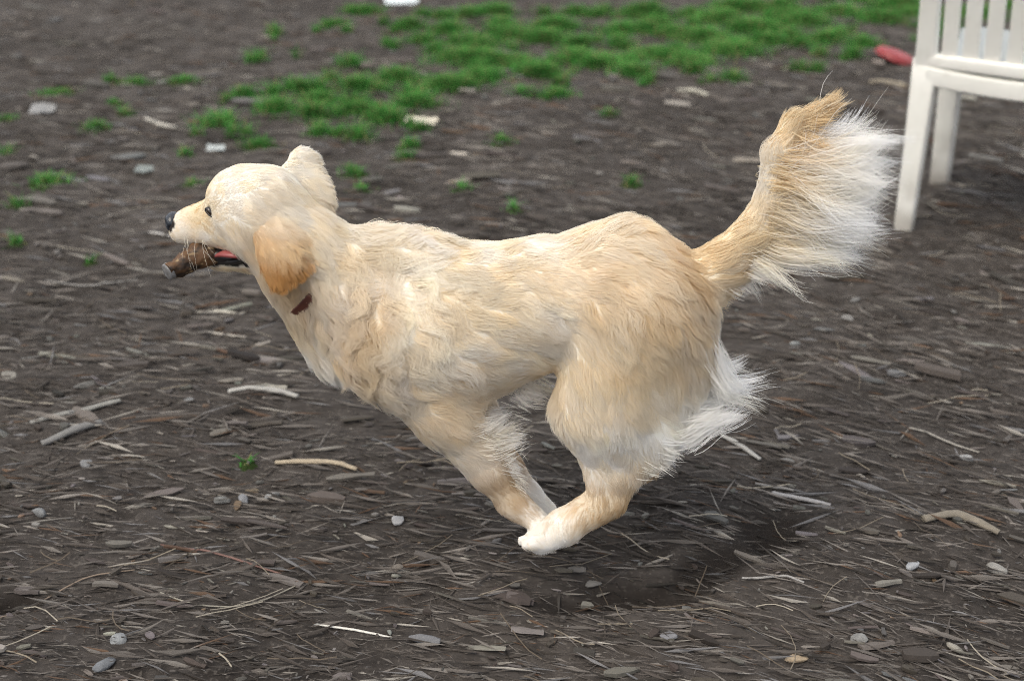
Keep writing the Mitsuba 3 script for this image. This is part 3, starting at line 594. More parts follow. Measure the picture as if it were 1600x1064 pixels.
BONES = [
    ((-0.220, 1.500, 0.424), (-0.150, 1.500, 0.381), 0.070, 0.100, .84, .02),
    ((-0.278, 1.500, 0.441), (-0.232, 1.500, 0.357), 0.050, 0.058, .78, .03),
    ((-0.150, 1.500, 0.381), (-0.070, 1.500, 0.377), 0.100, 0.105, .84, .03),
    ((-0.070, 1.500, 0.377), (0.031, 1.500, 0.400), 0.106, 0.085, .86, .03),
    ((0.035, 1.500, 0.410), (0.133, 1.500, 0.428), 0.081, 0.081, .92, .03),
    ((0.133, 1.500, 0.428), (0.208, 1.500, 0.400), 0.081, 0.067, .95, .03),
    ((0.151, 1.500, 0.482), (0.189, 1.500, 0.465), 0.040, 0.037, .9, .025),
    ((-0.207, 1.500, 0.424), (-0.280, 1.500, 0.479), 0.070, 0.060, .82, .03),
    ((-0.179, 1.500, 0.474), (-0.119, 1.500, 0.465), 0.037, 0.037, .8, .03),
    ((-0.280, 1.500, 0.479), (-0.333, 1.512, 0.533), 0.056, 0.058, .86, .025),
    ((-0.333, 1.512, 0.535), (-0.353, 1.518, 0.541), 0.058, 0.049, .9, .02),
    ((-0.335, 1.512, 0.506), (-0.366, 1.525, 0.507), 0.039, 0.026, 1.05, .02),
    ((-0.383, 1.530, 0.514), (-0.441, 1.548, 0.501), 0.030, 0.019, .95, .016),
    ((-0.383, 1.525, 0.527), (-0.432, 1.545, 0.508), 0.023, 0.018, 1.0, .012),
    ((-0.348, 1.510, 0.507), (-0.395, 1.530, 0.501), 0.029, 0.022, 1.0, .015),
    ((-0.403, 1.535, 0.498), (-0.447, 1.548, 0.492), 0.020, 0.018, 1.1, .01),
    ((-0.341, 1.508, 0.466), (-0.409, 1.535, 0.448), 0.014, 0.007, 1.1, .005),
    ((-0.375, 1.512, 0.562), (-0.384, 1.512, 0.557), 0.018, 0.013, 1.7, .008),
    ((-0.155, 1.450, 0.359), (-0.094, 1.445, 0.268), 0.063, 0.043, .75, .03),
    ((-0.096, 1.445, 0.268), (-0.036, 1.450, 0.174), 0.038, 0.026, .8, .02),
    ((-0.036, 1.450, 0.174), (0.000, 1.455, 0.118), 0.025, 0.019, .85, .012),
    ((0.000, 1.455, 0.118), (0.035, 1.455, 0.089), 0.022, 0.017, .95, .012),
    ((-0.141, 1.550, 0.303), (-0.066, 1.555, 0.208), 0.063, 0.040, .75, .03),
    ((-0.066, 1.555, 0.208), (-0.010, 1.550, 0.119), 0.037, 0.025, .8, .02),
    ((-0.010, 1.550, 0.119), (0.024, 1.550, 0.072), 0.025, 0.019, .85, .012),
    ((0.024, 1.550, 0.072), (0.054, 1.550, 0.040), 0.019, 0.016, .95, .012),
    ((0.169, 1.455, 0.401), (0.125, 1.440, 0.280), 0.088, 0.069, .72, .03),
    ((0.207, 1.460, 0.343), (0.184, 1.445, 0.243), 0.062, 0.046, .75, .03),
    ((0.126, 1.440, 0.275), (0.133, 1.435, 0.183), 0.063, 0.032, .7, .025),
    ((0.179, 1.442, 0.245), (0.147, 1.432, 0.154), 0.039, 0.019, .7, .025),
    ((0.131, 1.434, 0.183), (0.130, 1.430, 0.134), 0.028, 0.021, .85, .015),
    ((0.134, 1.430, 0.139), (0.074, 1.425, 0.098), 0.027, 0.025, .85, .01),
    ((0.074, 1.425, 0.098), (0.041, 1.425, 0.075), 0.025, 0.020, 1.05, .01),
    ((0.043, 1.410, 0.082), (0.020, 1.406, 0.081), 0.011, 0.009, .85, .004),
    ((0.042, 1.425, 0.074), (0.016, 1.423, 0.075), 0.011, 0.009, .85, .004),
    ((0.046, 1.440, 0.066), (0.024, 1.441, 0.068), 0.011, 0.009, .85, .004),
    ((0.207, 1.550, 0.359), (0.178, 1.565, 0.219), 0.079, 0.060, .72, .03),
    ((0.178, 1.565, 0.219), (0.193, 1.570, 0.112), 0.051, 0.026, .75, .025),
    ((0.193, 1.570, 0.112), (0.123, 1.575, 0.029), 0.022, 0.018, .9, .015),
    ((0.123, 1.575, 0.029), (0.089, 1.575, 0.012), 0.018, 0.015, 1.1, .01),
    ((0.224, 1.500, 0.424), (0.272, 1.500, 0.454), 0.039, 0.032, .9, .03),
    ((0.272, 1.500, 0.454), (0.314, 1.500, 0.498), 0.032, 0.026, .95, .015),
    ((0.314, 1.500, 0.498), (0.337, 1.500, 0.554), 0.026, 0.019, 1, .01),
    ((0.337, 1.500, 0.554), (0.339, 1.505, 0.609), 0.018, 0.017, 1, .01),
    ((0.339, 1.505, 0.609), (0.357, 1.510, 0.648), 0.017, 0.013, 1, .01),
    ((0.357, 1.510, 0.648), (0.392, 1.515, 0.670), 0.013, 0.005, 1, .01),
]
body = grow(BONES, (-.50, 1.30, -.03), (.50, 1.72, .70), .005)
EAR1 = [
    ((-0.317, 1.445, 0.542), (-0.294, 1.445, 0.501), 0.022, 0.030, .22, .02),
    ((-0.294, 1.445, 0.501), (-0.300, 1.445, 0.473), 0.030, 0.012, .22, .02),
]
EAR2 = [
    ((-0.286, 1.545, 0.541), (-0.281, 1.566, 0.585), 0.030, 0.013, .34, .02),
    ((-0.270, 1.550, 0.536), (-0.274, 1.570, 0.583), 0.024, 0.013, .34, .02),
    ((-0.300, 1.545, 0.561), (-0.283, 1.566, 0.585), 0.021, 0.011, .34, .02),
    ((-0.265, 1.555, 0.551), (-0.265, 1.575, 0.564), 0.016, 0.011, .34, .02),
]
ear1 = grow(EAR1, (-.45, 1.32, .36), (-.22, 1.54, .58), .0035)
ev1 = np.array(ear1.vertices); em = (-0.299, 1.445, 0.509)
ev1[:, 1] += .58 * (ev1[:, 2] - em[2]) + 7 * (ev1[:, 0] - em[0]) ** 2      # the flap leans out from the skull and curls round it
ear1 = trimesh.Trimesh(ev1, ear1.faces, process=False)
ear2 = grow(EAR2, (-.36, 1.46, .42), (-.18, 1.66, .68), .0035)

COL = {'c': (.90, .85, .755), 'l': (.94, .915, .865), 'w': (.96, .95, .925), 'g': (.775, .615, .40), 'o': (.53, .35, .16), 'd': (.53, .37, .20), 't': (.83, .725, .54)}
# place, flow (along, down), length in mm, lift, wave, colour
GUIDES = [
    ((-0.442, 1.500, 0.509), 1,.1, 4,15,.0,'l'),
    ((-0.419, 1.500, 0.533), 1,-.1, 4,12,.0,'t'),
    ((-0.420, 1.500, 0.517), 1,.15, 5,10,.0,'g'),
    ((-0.428, 1.500, 0.525), 1,.1, 4,10,.0,'g'),
    ((-0.409, 1.500, 0.528), 1,.0, 5,10,.0,'g'),
    ((-0.401, 1.500, 0.524), 1,.2, 5,10,.0,'g'),
    ((-0.403, 1.500, 0.519), 1,.15, 5,10,.0,'t'),
    ((-0.395, 1.500, 0.546), 1,-.5, 6,7,.0,'t'),
    ((-0.382, 1.500, 0.524), 1,.3, 7,7,.0,'l'),
    ((-0.407, 1.500, 0.500), 1,.2, 8,15,.1,'l'),
    ((-0.377, 1.500, 0.572), .8,-.8, 8,7,.0,'c'),
    ((-0.355, 1.500, 0.589), 1,-.4, 10,7,.0,'c'),
    ((-0.313, 1.500, 0.596), 1,.05, 14,7,.1,'l'),
    ((-0.350, 1.500, 0.546), 1,.1, 12,7,.1,'l'),
    ((-0.350, 1.500, 0.510), .7,.7, 14,18,.1,'w'),
    ((-0.344, 1.500, 0.479), .6,.8, 18,20,.2,'l'),
    ((-0.384, 1.500, 0.463), .9,.3, 8,20,.1,'t'),
    ((-0.307, 1.500, 0.563), 1,.35, 20,18,.2,'c'),
    ((-0.267, 1.500, 0.546), .9,.6, 30,18,.3,'c'),
    ((-0.235, 1.500, 0.524), .8,.7, 40,20,.4,'c'),
    ((-0.279, 1.500, 0.492), .6,.9, 34,30,.3,'t'),
    ((-0.259, 1.500, 0.474), .55,.9, 40,34,.35,'c'),
    ((-0.322, 1.500, 0.438), .45,.9, 34,11,.3,'c'),
    ((-0.306, 1.500, 0.424), .5,.9, 38,34,.4,'t'),
    ((-0.308, 1.500, 0.391), .5,.9, 36,11,.4,'t'),
    ((-0.328, 1.500, 0.419), .35,.95, 34,11,.4,'l'),
    ((-0.290, 1.500, 0.352), .5,.9, 36,11,.5,'l'),
    ((-0.243, 1.500, 0.400), .4,.95, 50,22,.6,'l'),
    ((-0.255, 1.500, 0.343), .5,.9, 38,11,.6,'w'),
    ((-0.219, 1.500, 0.273), .7,.75, 30,11,.5,'w'),
    ((-0.221, 1.500, 0.474), .75,.7, 50,28,.8,'c'),
    ((-0.193, 1.500, 0.519), .6,.35, 46,46,.9,'c'),
    ((-0.151, 1.500, 0.517), .9,.15, 46,46,1.0,'l'),
    ((-0.101, 1.500, 0.509), 1,.15, 44,28,.9,'l'),
    ((-0.179, 1.500, 0.456), .4,.95, 50,26,1.2,'c'),
    ((-0.173, 1.500, 0.419), -.2,1, 46,26,1.3,'t'),
    ((-0.199, 1.500, 0.400), .2,1, 48,24,1.5,'g'),
    ((-0.191, 1.500, 0.438), -.3,1, 46,26,1.6,'d'),
    ((-0.199, 1.500, 0.374), .2,1, 46,24,1.5,'d'),
    ((-0.155, 1.500, 0.438), .3,.9, 46,24,1.4,'l'),
    ((-0.115, 1.500, 0.474), .8,.5, 44,24,1.2,'l'),
    ((-0.085, 1.500, 0.479), .8,.5, 42,22,1.0,'t'),
    ((-0.219, 1.500, 0.433), .3,1, 50,24,1.4,'l'),
    ((-0.153, 1.500, 0.362), .3,1, 48,22,1.4,'l'),
    ((-0.179, 1.500, 0.377), .1,1, 48,24,1.5,'t'),
    ((-0.098, 1.500, 0.292), .7,.6, 34,14,.6,'g'),
    ((-0.027, 1.500, 0.258), .9,.3, 30,14,.4,'g'),
    ((-0.176, 1.500, 0.343), .3,1, 48,18,1.2,'c'),
    ((-0.137, 1.500, 0.447), .7,.7, 44,22,1.0,'c'),
    ((-0.179, 1.500, 0.284), .6,.8, 36,14,1.0,'l'),
    ((-0.131, 1.500, 0.381), .5,.85, 44,18,.9,'c'),
    ((-0.086, 1.500, 0.447), .9,.45, 40,16,.7,'t'),
    ((-0.051, 1.500, 0.492), 1,.15, 34,16,.5,'l'),
    ((-0.070, 1.500, 0.381), .85,.5, 38,14,.6,'l'),
    ((-0.124, 1.500, 0.303), .5,.85, 40,16,.8,'c'),
    ((-0.053, 1.500, 0.303), .8,.5, 38,14,.5,'c'),
    ((-0.072, 1.500, 0.273), .8,.45, 36,16,.4,'c'),
    ((-0.108, 1.500, 0.243), .7,.6, 28,16,.4,'c'),
    ((-0.009, 1.500, 0.284), .95,-.1, 34,18,.4,'c'),
    ((0.000, 1.500, 0.447), 1,.3, 34,14,.5,'t'),
    ((0.017, 1.500, 0.381), .85,.45, 36,14,.4,'c'),
    ((0.034, 1.500, 0.501), 1,.05, 30,16,.4,'l'),
    ((0.060, 1.500, 0.438), .8,.5, 38,16,.6,'c'),
    ((0.087, 1.500, 0.381), .5,.85, 38,14,.5,'c'),
    ((0.053, 1.500, 0.323), .6,.6, 32,16,.4,'t'),
    ((0.045, 1.500, 0.279), .5,.8, 30,20,.4,'w'),
    ((0.101, 1.500, 0.510), 1,.0, 32,22,.5,'c'),
    ((0.151, 1.500, 0.517), .9,.3, 36,28,.5,'c'),
    ((0.111, 1.500, 0.465), .8,.55, 38,18,.8,'g'),
    ((0.170, 1.500, 0.483), .5,.85, 40,20,.5,'c'),
    ((0.204, 1.500, 0.474), .3,.95, 40,20,.5,'g'),
    ((0.227, 1.500, 0.442), .25,.95, 42,18,.4,'d'),
    ((0.164, 1.500, 0.428), .45,.9, 40,16,.5,'t'),
    ((0.140, 1.500, 0.362), .4,.9, 36,12,.4,'t'),
    ((0.210, 1.500, 0.362), .35,.95, 38,14,.4,'t'),
    ((0.253, 1.500, 0.381), .3,.95, 44,18,.3,'c'),
    ((0.270, 1.500, 0.323), .45,.95, 50,22,.3,'w'),
    ((0.089, 1.500, 0.284), .35,.95, 26,12,.3,'c'),
    ((0.073, 1.500, 0.222), .3,1, 18,14,.2,'w'),
    ((0.095, 1.500, 0.243), .3,1, 20,12,.2,'l'),
    ((0.162, 1.500, 0.263), .3,.95, 30,12,.3,'l'),
    ((0.233, 1.500, 0.263), .4,.9, 40,18,.3,'w'),
    ((0.228, 1.500, 0.191), .8,.4, 44,18,.3,'l'),
    ((0.174, 1.500, 0.181), .4,.9, 24,14,.2,'c'),
    ((0.110, 1.500, 0.181), .2,1, 14,14,.1,'w'),
    ((0.134, 1.500, 0.136), .1,1, 11,14,.1,'o'),
    ((0.116, 1.500, 0.125), .1,1, 11,14,.1,'g'),
    ((0.155, 1.500, 0.089), -.5,.8, 10,14,.1,'o'),
    ((0.123, 1.500, 0.056), -.85,.5, 8,13,.0,'g'),
    ((0.095, 1.500, 0.018), -.85,.5, 8,13,.0,'g'),
    ((-0.037, 1.500, 0.154), .7,.7, 12,14,.1,'o'),
    ((0.154, 1.500, 0.111), -.1,1, 11,16,.1,'o'),
    ((0.172, 1.500, 0.127), .2,1, 16,18,.1,'t'),
    ((0.126, 1.500, 0.097), -.5,.8, 9,14,.0,'c'),
    ((0.146, 1.500, 0.072), -.8,.55, 9,14,.0,'o'),
    ((0.104, 1.500, 0.067), -.85,.5, 8,13,.0,'l'),
    ((0.095, 1.500, 0.039), -.85,.5, 8,13,.0,'t'),
    ((0.062, 1.500, 0.039), -.9,.4, 8,13,.0,'l'),
    ((0.029, 1.500, 0.022), -.9,.3, 4,10,.0,'l'),
    ((0.017, 1.500, 0.018), -.9,.3, 4,10,.0,'l'),
    ((0.053, 1.500, 0.002), -.9,.3, 8,13,.0,'l'),
    ((-0.128, 1.500, 0.202), .6,.75, 16,14,.2,'w'),
    ((-0.073, 1.500, 0.212), .7,.65, 24,16,.3,'c'),
    ((-0.036, 1.500, 0.222), .8,.3, 30,18,.3,'l'),
    ((-0.092, 1.500, 0.165), .65,.75, 10,12,.0,'w'),
    ((-0.065, 1.500, 0.122), .65,.75, 9,12,.0,'w'),
    ((-0.051, 1.500, 0.143), .65,.75, 11,12,.1,'c'),
    ((-0.023, 1.500, 0.133), .7,.7, 12,14,.1,'o'),
    ((-0.009, 1.500, 0.106), .7,.7, 11,14,.1,'o'),
    ((-0.028, 1.500, 0.095), .65,.75, 8,12,.0,'w'),
    ((0.011, 1.500, 0.078), .7,.7, 9,14,.0,'l'),
    ((0.038, 1.500, 0.059), .7,.6, 8,14,.0,'w'),
    ((0.056, 1.500, 0.072), .7,.6, 10,16,.0,'w'),
    ((0.256, 1.500, 0.465), .8,-.6, 34,20,.3,'t'),
    ((0.250, 1.500, 0.428), .8,-.2, 40,18,.3,'c'),
    ((0.295, 1.500, 0.501), .7,-.7, 30,18,.2,'t'),
    ((0.317, 1.500, 0.546), .35,-.95, 28,18,.2,'c'),
    ((0.326, 1.500, 0.589), .1,-1, 28,18,.2,'l'),
    ((0.345, 1.500, 0.644), .6,-.8, 28,16,.2,'t'),
    ((0.383, 1.500, 0.672), .95,-.3, 32,14,.2,'g'),
    ((-0.340, 1.500, 0.524), .6,.8, 12,14,.1,'t'),
    ((-0.334, 1.500, 0.497), .6,.8, 14,12,.1,'g'),
    ((-0.302, 1.500, 0.519), .75,.65, 26,14,.3,'c'),
    ((-0.288, 1.500, 0.488), .45,.9, 20,12,.2,'t'),
    ((-0.315, 1.500, 0.465), .3,.95, 14,12,.1,'g'),
    ((-0.308, 1.500, 0.445), .1,1, 13,12,.1,'o'),
    ((-0.287, 1.500, 0.452), -.2,1, 14,12,.1,'o'),
    ((-0.264, 1.500, 0.589), .5,-.4, 14,18,.2,'l'),
    ((-0.264, 1.500, 0.610), .3,-.6, 14,18,.2,'w'),
    ((-0.249, 1.500, 0.572), .6,.7, 18,16,.2,'t'),
]
GP = np.array([g_[0] for g_ in GUIDES]) * V(1, .5, 1); GD = np.array([(g_[1], 0, -g_[2]) for g_ in GUIDES], float); GD = unit(GD)
GV = np.array([(g_[3] / 1000, math.radians(g_[4]), g_[5], *COL[g_[6]]) for g_ in GUIDES])
GT = cKDTree(GP)
def field(p):
    d, i = GT.query(p * V(1, .5, 1), k=6)
    w = 1 / (d + .008) ** 3; w /= w.sum(1, keepdims=True)
    return unit((GD[i] * w[..., None]).sum(1)), (GV[i] * w[..., None]).sum(1)
def strands(root, nrm, flow, L, lift, wave, c0, c1, rnd, width=.00095, hold=.62, curve=4.0, droop=.1, bias=0.74, wl=1.0, per=80, arc=0.0, SEG=6, ramp=(-.2, 1.0)):
    n = len(root); s = np.linspace(0, 1, SEG)
    nc = max(8, int(n / per)); pick = rnd.choice(n, nc, replace=False)
    own = cKDTree(root[pick]).query(root)[1]
    def shape(r, nn, fl, L_, li, wv, ph, ar):
        t = unit(fl - nn * (fl * nn).sum(1, keepdims=True)); b = np.cross(nn, t)
        up = np.sin(li)[:, None] * (s - .55 * s ** 2)[None] - curve * L_[:, None] * .5 * s[None] ** 2
        om = 2 * np.pi * wl * (.8 + .5 * ph)[:, None] * s[None] * np.clip(L_ / .035, .6, 2.5)[:, None] + 6.28 * ph[:, None]
        wob = wv[:, None] * .20 * (np.sin(om) - np.sin(6.28 * ph)[:, None]) * np.sqrt(s)[None]
        wob2 = wv[:, None] * .07 * (np.cos(om) - np.cos(6.28 * ph)[:, None]) * s[None]
        al = s[None] * np.cos(li)[:, None] ** .5
        q = r[:, None] + L_[:, None, None] * (al[..., None] * t[:, None] + (up + wob2)[..., None] * nn[:, None] + wob[..., None] * b[:, None])
        q[..., 2] += (ar - droop)[:, None] * L_[:, None] * s[None] ** 2.2
        return q
    ph = rnd.random(nc); ar = arc * rnd.normal(.6, .9, nc)
    jit = lambda f_, k, a: unit(f_ + rnd.normal(0, a, f_.shape))
    fc = jit(flow[pick], nc, .22)
    C = shape(root[pick], nrm[pick], fc, L[pick] * rnd.uniform(.85, 1.15, nc), lift[pick] * rnd.uniform(.6, 1.5, nc), wave[pick], ph, ar)
    fl = unit(fc[own] * .8 + jit(flow, n, .14) * .6)
    q = shape(root, nrm, fl, L * rnd.uniform(.7, 1.1, n), lift * rnd.uniform(.7, 1.3, n), wave, np.clip(ph[own] + rnd.normal(0, .04, n), 0, 1), ar[own])
    tgt = C[own] + (root - root[pick][own])[:, None] * .35
    k = (hold * s ** 1.3)[None, :, None] * (rnd.uniform(.5, 1.15, n) * np.clip(.85 + .3 * wave, 0, 1.25))[:, None, None]
    k = np.minimum(k, .97)
    q = q * (1 - k) + tgt * k
    t = unit(np.gradient(q, axis=1)); roll = rnd.uniform(-.9, .9, n)
    b = unit(np.cross(np.broadcast_to(nrm[:, None], q.shape), t)); nn = np.cross(t, b)
    side = b * np.cos(roll)[:, None, None] + nn * np.sin(roll)[:, None, None]
    ws = width * (rnd.uniform(.6, 1.2, n) * np.clip(L / .022, .62, 1.1))[:, None] * (np.clip(.75 + 1.2 * s, 0, 1) * np.clip(1.04 - s, 0, 1) ** .55)[None]
    v = np.stack([q - side * ws[..., None] * .5, q + side * ws[..., None] * .5], 2)
    rn = np.cross(side, t); rn *= np.sign((rn * nrm[:, None]).sum(-1, keepdims=True) + 1e-6)
    sn = unit(bias * nrm[:, None] + (1 - bias) * rn + .25 * t * 0)
    tone = rnd.uniform(.93, 1.05, nc)[own] * rnd.uniform(.92, 1.06, n); warm = rnd.normal(0, .016, nc)[own]
    e = np.clip((s - ramp[0]) / (ramp[1] - ramp[0]), 0, 1)[None, :, None]
    col = (c0[:, None] * (1 - e) + c1[:, None] * e) * tone[:, None, None] * (1 + warm[:, None, None] * V(.6, 0, -1.6))
    i = np.arange(n)[:, None] * SEG * 2 + np.arange(SEG - 1)[None] * 2
    f = np.concatenate([np.stack([i, i + 1, i + 3], -1), np.stack([i, i + 3, i + 2], -1)], 1).reshape(-1, 3)
    return v.reshape(-1, 3), f, np.repeat(np.broadcast_to(col, (n, SEG, 3)), 2, 1).reshape(-1, 3).clip(0, .96), np.repeat(np.broadcast_to(sn, q.shape), 2, 1).reshape(-1, 3)
def scatter(mesh, n, rnd, weight=None):
    w = mesh.area_faces * (1 if weight is None else weight)
    fi = rnd.choice(len(w), n, p=w / w.sum()); a, b = rnd.random(n), rnd.random(n); m = a + b > 1; a[m], b[m] = 1 - a[m], 1 - b[m]
    tri, vn = mesh.faces[fi], mesh.vertex_normals
    mixv = lambda A_: A_[tri[:, 0]] * (1 - a - b)[:, None] + A_[tri[:, 1]] * a[:, None] + A_[tri[:, 2]] * b[:, None]
    return mixv(mesh.vertices), unit(mixv(vn))
def seg_dist(p, a, b):
    a, b = V(*a), V(*b); t = np.clip((p - a) @ (b - a) / ((b - a) @ (b - a)), 0, 1)
    return np.linalg.norm((p - a - t[:, None] * (b - a)) * V(1, 0, 1), axis=1)
MOUTH = [((-0.424, 1.545, 0.466), (-0.358, 1.510, 0.473)), ((-0.413, 1.545, 0.456), (-0.355, 1.510, 0.468))]
def bare(p):
    """skin without coat: inside of the mouth, lips, round the eye, nose"""
    m = np.minimum(seg_dist(p, *MOUTH[0]), seg_dist(p, *MOUTH[1])) < 0.010
    m |= np.linalg.norm((p - V(*(-0.460, 1.550, 0.505))) * V(1, .5, 1), axis=1) < 0.012
    m |= np.linalg.norm(p - V(*EYE), axis=1) < 0.007
    return m
EYE = (-0.390, 1.490, 0.540)
rf = np.random.default_rng(77)
_, fb = field(np.array(body.vertices)); dark = bare(np.array(body.vertices))
skin = fb[:, 3:6] * .92; skin[dark] = (.02, .016, .015)
put('dog__body', body, 'skin', smooth=True, color=skin)
def coat(mesh, n, key, rnd, weight=None, scale=1.0, tint=None, **kw):
    p, nn = scatter(mesh, n, rnd, weight); ok = ~bare(p); p, nn = p[ok], nn[ok]
    fl, a = field(p)
    patch = meshkit.fbm(p * V(22, 22, 30), 3, 4)[:, None] - .5
    c = a[:, 3:6] * (1 + patch * V(.12, .22, .38))
    if tint is not None: c = tint(p) * (1 + patch * V(.12, .25, .4))
    s_ = strands(p, nn, fl, a[:, 0] * scale, a[:, 1], a[:, 2], c * V(.965, .925, .86), c, rnd, **kw)
    return s_
cen = body.triangles_center
wt = np.where(body.face_normals[:, 1] < .35, 1.0, .45) * np.where(cen[:, 0] < -.235, 2.6, 1.0)
cs = coat(body, 112000, 'coat', rf, wt)
put('dog__coat', cs[:2], 'fur', color=cs[2], normals=cs[3])
lab('dog__coat', kind='stuff')
def ear_tint(p):
    """cream at the root of the ear, golden along it, orange-brown at the hanging tip"""
    z0, z1 = (-0.650, 1.455, 0.545)[2], (-0.647, 1.417, 0.482)[2]
    k = np.clip((z0 - p[:, 2]) / (z0 - z1), 0, 1.15)[:, None]
    edge = np.clip((V(*(-0.299, 1.500, 0.806))[0] - p[:, 0]) / .03, 0, 1)[:, None]
    top, mid, tip = V(.925, .88, .80), V(.79, .635, .425), V(.52, .29, .115)
    c = np.where(k < .5, top + (mid - top) * k / .5, mid + (tip - mid) * np.clip((k - .62) / .33, 0, 1))
    c = c * (1 - edge * .4) + V(.70, .50, .29) * edge * .4
    rear = np.clip((p[:, 0] - V(*(-0.273, 1.500, 0.806))[0]) / .022, 0, 1)[:, None] * np.clip((.95 - k) / .3, 0, 1)
    return c * (1 - rear * .75) + V(.87, .79, .65) * rear * .75
for nm, m, tn in (('ear', ear1, ear_tint), ('ear_001', ear2, None)):
    v_ = np.array(m.vertices)
    put('dog__' + nm, m, 'skin', smooth=True, color=(field(v_)[1][:, 3:6] if tn is None else tn(v_)).clip(0, 1) * .9)
    es = coat(m, 9000, nm, rf, None, .7, tn, hold=.5, per=30)
    put('dog__' + nm + '__hair', es[:2], 'fur', color=es[2], normals=es[3]); lab('dog__' + nm + '__hair', kind='stuff')
# long feathering: tail plume, breeches, back of the forelegs. each row: from, to (root line), flow at both ends, length mm at both ends, spread, wave, count, colours
def feather(rows, rnd, **kw):
    out = []
    for a, b, (d0x, d0y), (d1x, d1y), l0, l1, spread, wave, n, ca, cb in rows:
        s = rnd.random(n); a_, b_ = V(*a), V(*b)
        root = a_ + s[:, None] * (b_ - a_) + rnd.normal(0, 1, (n, 3)) * V(*spread)
        fl = unit(np.stack([d0x + (d1x - d0x) * s, rnd.normal(0, .22, n), -(d0y + (d1y - d0y) * s)], -1))
        fl = unit(fl + rnd.normal(0, .09, fl.shape))
        nn = unit(np.stack([rnd.normal(0, .25, n), -np.abs(rnd.normal(.6, .3, n)), rnd.normal(.45, .3, n)], -1))
        nn = unit(nn - fl * (nn * fl).sum(1, keepdims=True))
        L = (l0 + (l1 - l0) * s) / 1000 * (1.08 - .75 * rnd.random(n) ** 1.6)
        out.append((root, nn, fl, L, np.full(n, .1), np.full(n, wave * .55), np.tile(COL[ca], (n, 1)), np.tile(COL[cb], (n, 1))))
    cat_ = [np.concatenate([o[k] for o in out]) for k in range(8)]
    return strands(*cat_, rnd, **kw)
PLUME = [
    ((0.265, 1.500, 0.452), (0.309, 1.500, 0.494), (.85,.0), (.95,.1), 45, 95, (.006,.010,.006), .5, 1300, 'c', 'l'),
    ((0.275, 1.500, 0.438), (0.310, 1.500, 0.483), (.8,.45), (.95,.35), 40, 75, (.006,.010,.006), .5, 900, 'c', 'l'),
    ((0.305, 1.500, 0.491), (0.334, 1.500, 0.544), (1,.38), (1,.32), 125, 165, (.006,.010,.008), .6, 3000, 't', 'w'),
    ((0.330, 1.500, 0.537), (0.338, 1.500, 0.606), (1,.24), (1,.10), 148, 160, (.006,.010,.006), .6, 4200, 't', 'w'),
    ((0.336, 1.500, 0.563), (0.340, 1.500, 0.614), (1,.16), (1,.05), 120, 162, (.006,.010,.006), .8, 1600, 'g', 'w'),
    ((0.340, 1.505, 0.594), (0.352, 1.510, 0.633), (1,.13), (1,.20), 152, 108, (.005,.008,.005), .7, 1900, 'g', 'w'),
    ((0.342, 1.510, 0.606), (0.347, 1.510, 0.620), (1,.06), (1,.02), 152, 138, (.004,.006,.004), .8, 160, 'l', 'w'),
    ((0.352, 1.510, 0.641), (0.395, 1.515, 0.670), (.9,-.38), (.95,-.3), 46, 30, (.005,.006,.005), .2, 1500, 't', 'g'),
    ((0.326, 1.500, 0.537), (0.340, 1.500, 0.614), (.4,-.9), (.55,-.8), 30, 30, (.006,.008,.006), .3, 900, 'c', 'l'),
]
pf = feather(PLUME, rf, width=.0009, hold=.72, curve=0.0, droop=.0, bias=.55, wl=.45, per=60, arc=.13, SEG=10, ramp=(.12, .8))
put('dog__tail_plume', pf[:2], 'fur', color=pf[2], normals=pf[3]); lab('dog__tail_plume', 'white plumed fringe of the raised tail', kind='stuff')
FEATHER = [
    ((0.252, 1.470, 0.395), (0.270, 1.470, 0.318), (.35,.95), (.6,.7), 55, 70, (.008,.018,.008), .3, 1300, 'l', 'w'),
    ((0.257, 1.500, 0.313), (0.278, 1.500, 0.273), (.9,.35), (1,.05), 70, 78, (.008,.012,.006), .3, 800, 'w', 'w'),
    ((0.218, 1.440, 0.256), (0.241, 1.440, 0.226), (.85,-.3), (.9,-.5), 85, 95, (.010,.012,.008), .4, 700, 'l', 'w'),
    ((0.206, 1.440, 0.236), (0.181, 1.435, 0.193), (.9,.05), (.8,.3), 60, 26, (.010,.012,.006), .3, 700, 'l', 'l'),
    ((0.240, 1.550, 0.258), (0.246, 1.560, 0.168), (.8,.3), (.9,-.3), 70, 60, (.010,.012,.008), .3, 500, 'l', 'w'),
    ((-0.048, 1.450, 0.255), (-0.009, 1.450, 0.210), (.9,-.35), (.8,.0), 40, 22, (.014,.016,.012), .3, 800, 'c', 'l'),
    ((-0.013, 1.450, 0.197), (0.014, 1.455, 0.144), (.8,.2), (.8,.4), 22, 16, (.006,.010,.006), .3, 300, 'c', 'w'),
    ((0.019, 1.520, 0.087), (0.048, 1.530, 0.053), (.9,.1), (.9,.1), 18, 14, (.006,.010,.006), .3, 200, 'l', 'w'),
    ((0.000, 1.500, 0.289), (0.040, 1.500, 0.279), (.8,.4), (.6,.6), 32, 26, (.010,.030,.006), .3, 500, 'c', 'l'),
]
ff = feather(FEATHER, rf, width=.00085, hold=.72, curve=0.0, droop=.05, bias=.55, wl=.5, per=55, arc=.12, SEG=8)
put('dog__feathering', ff[:2], 'fur', color=ff[2], normals=ff[3]); lab('dog__feathering', kind='stuff')
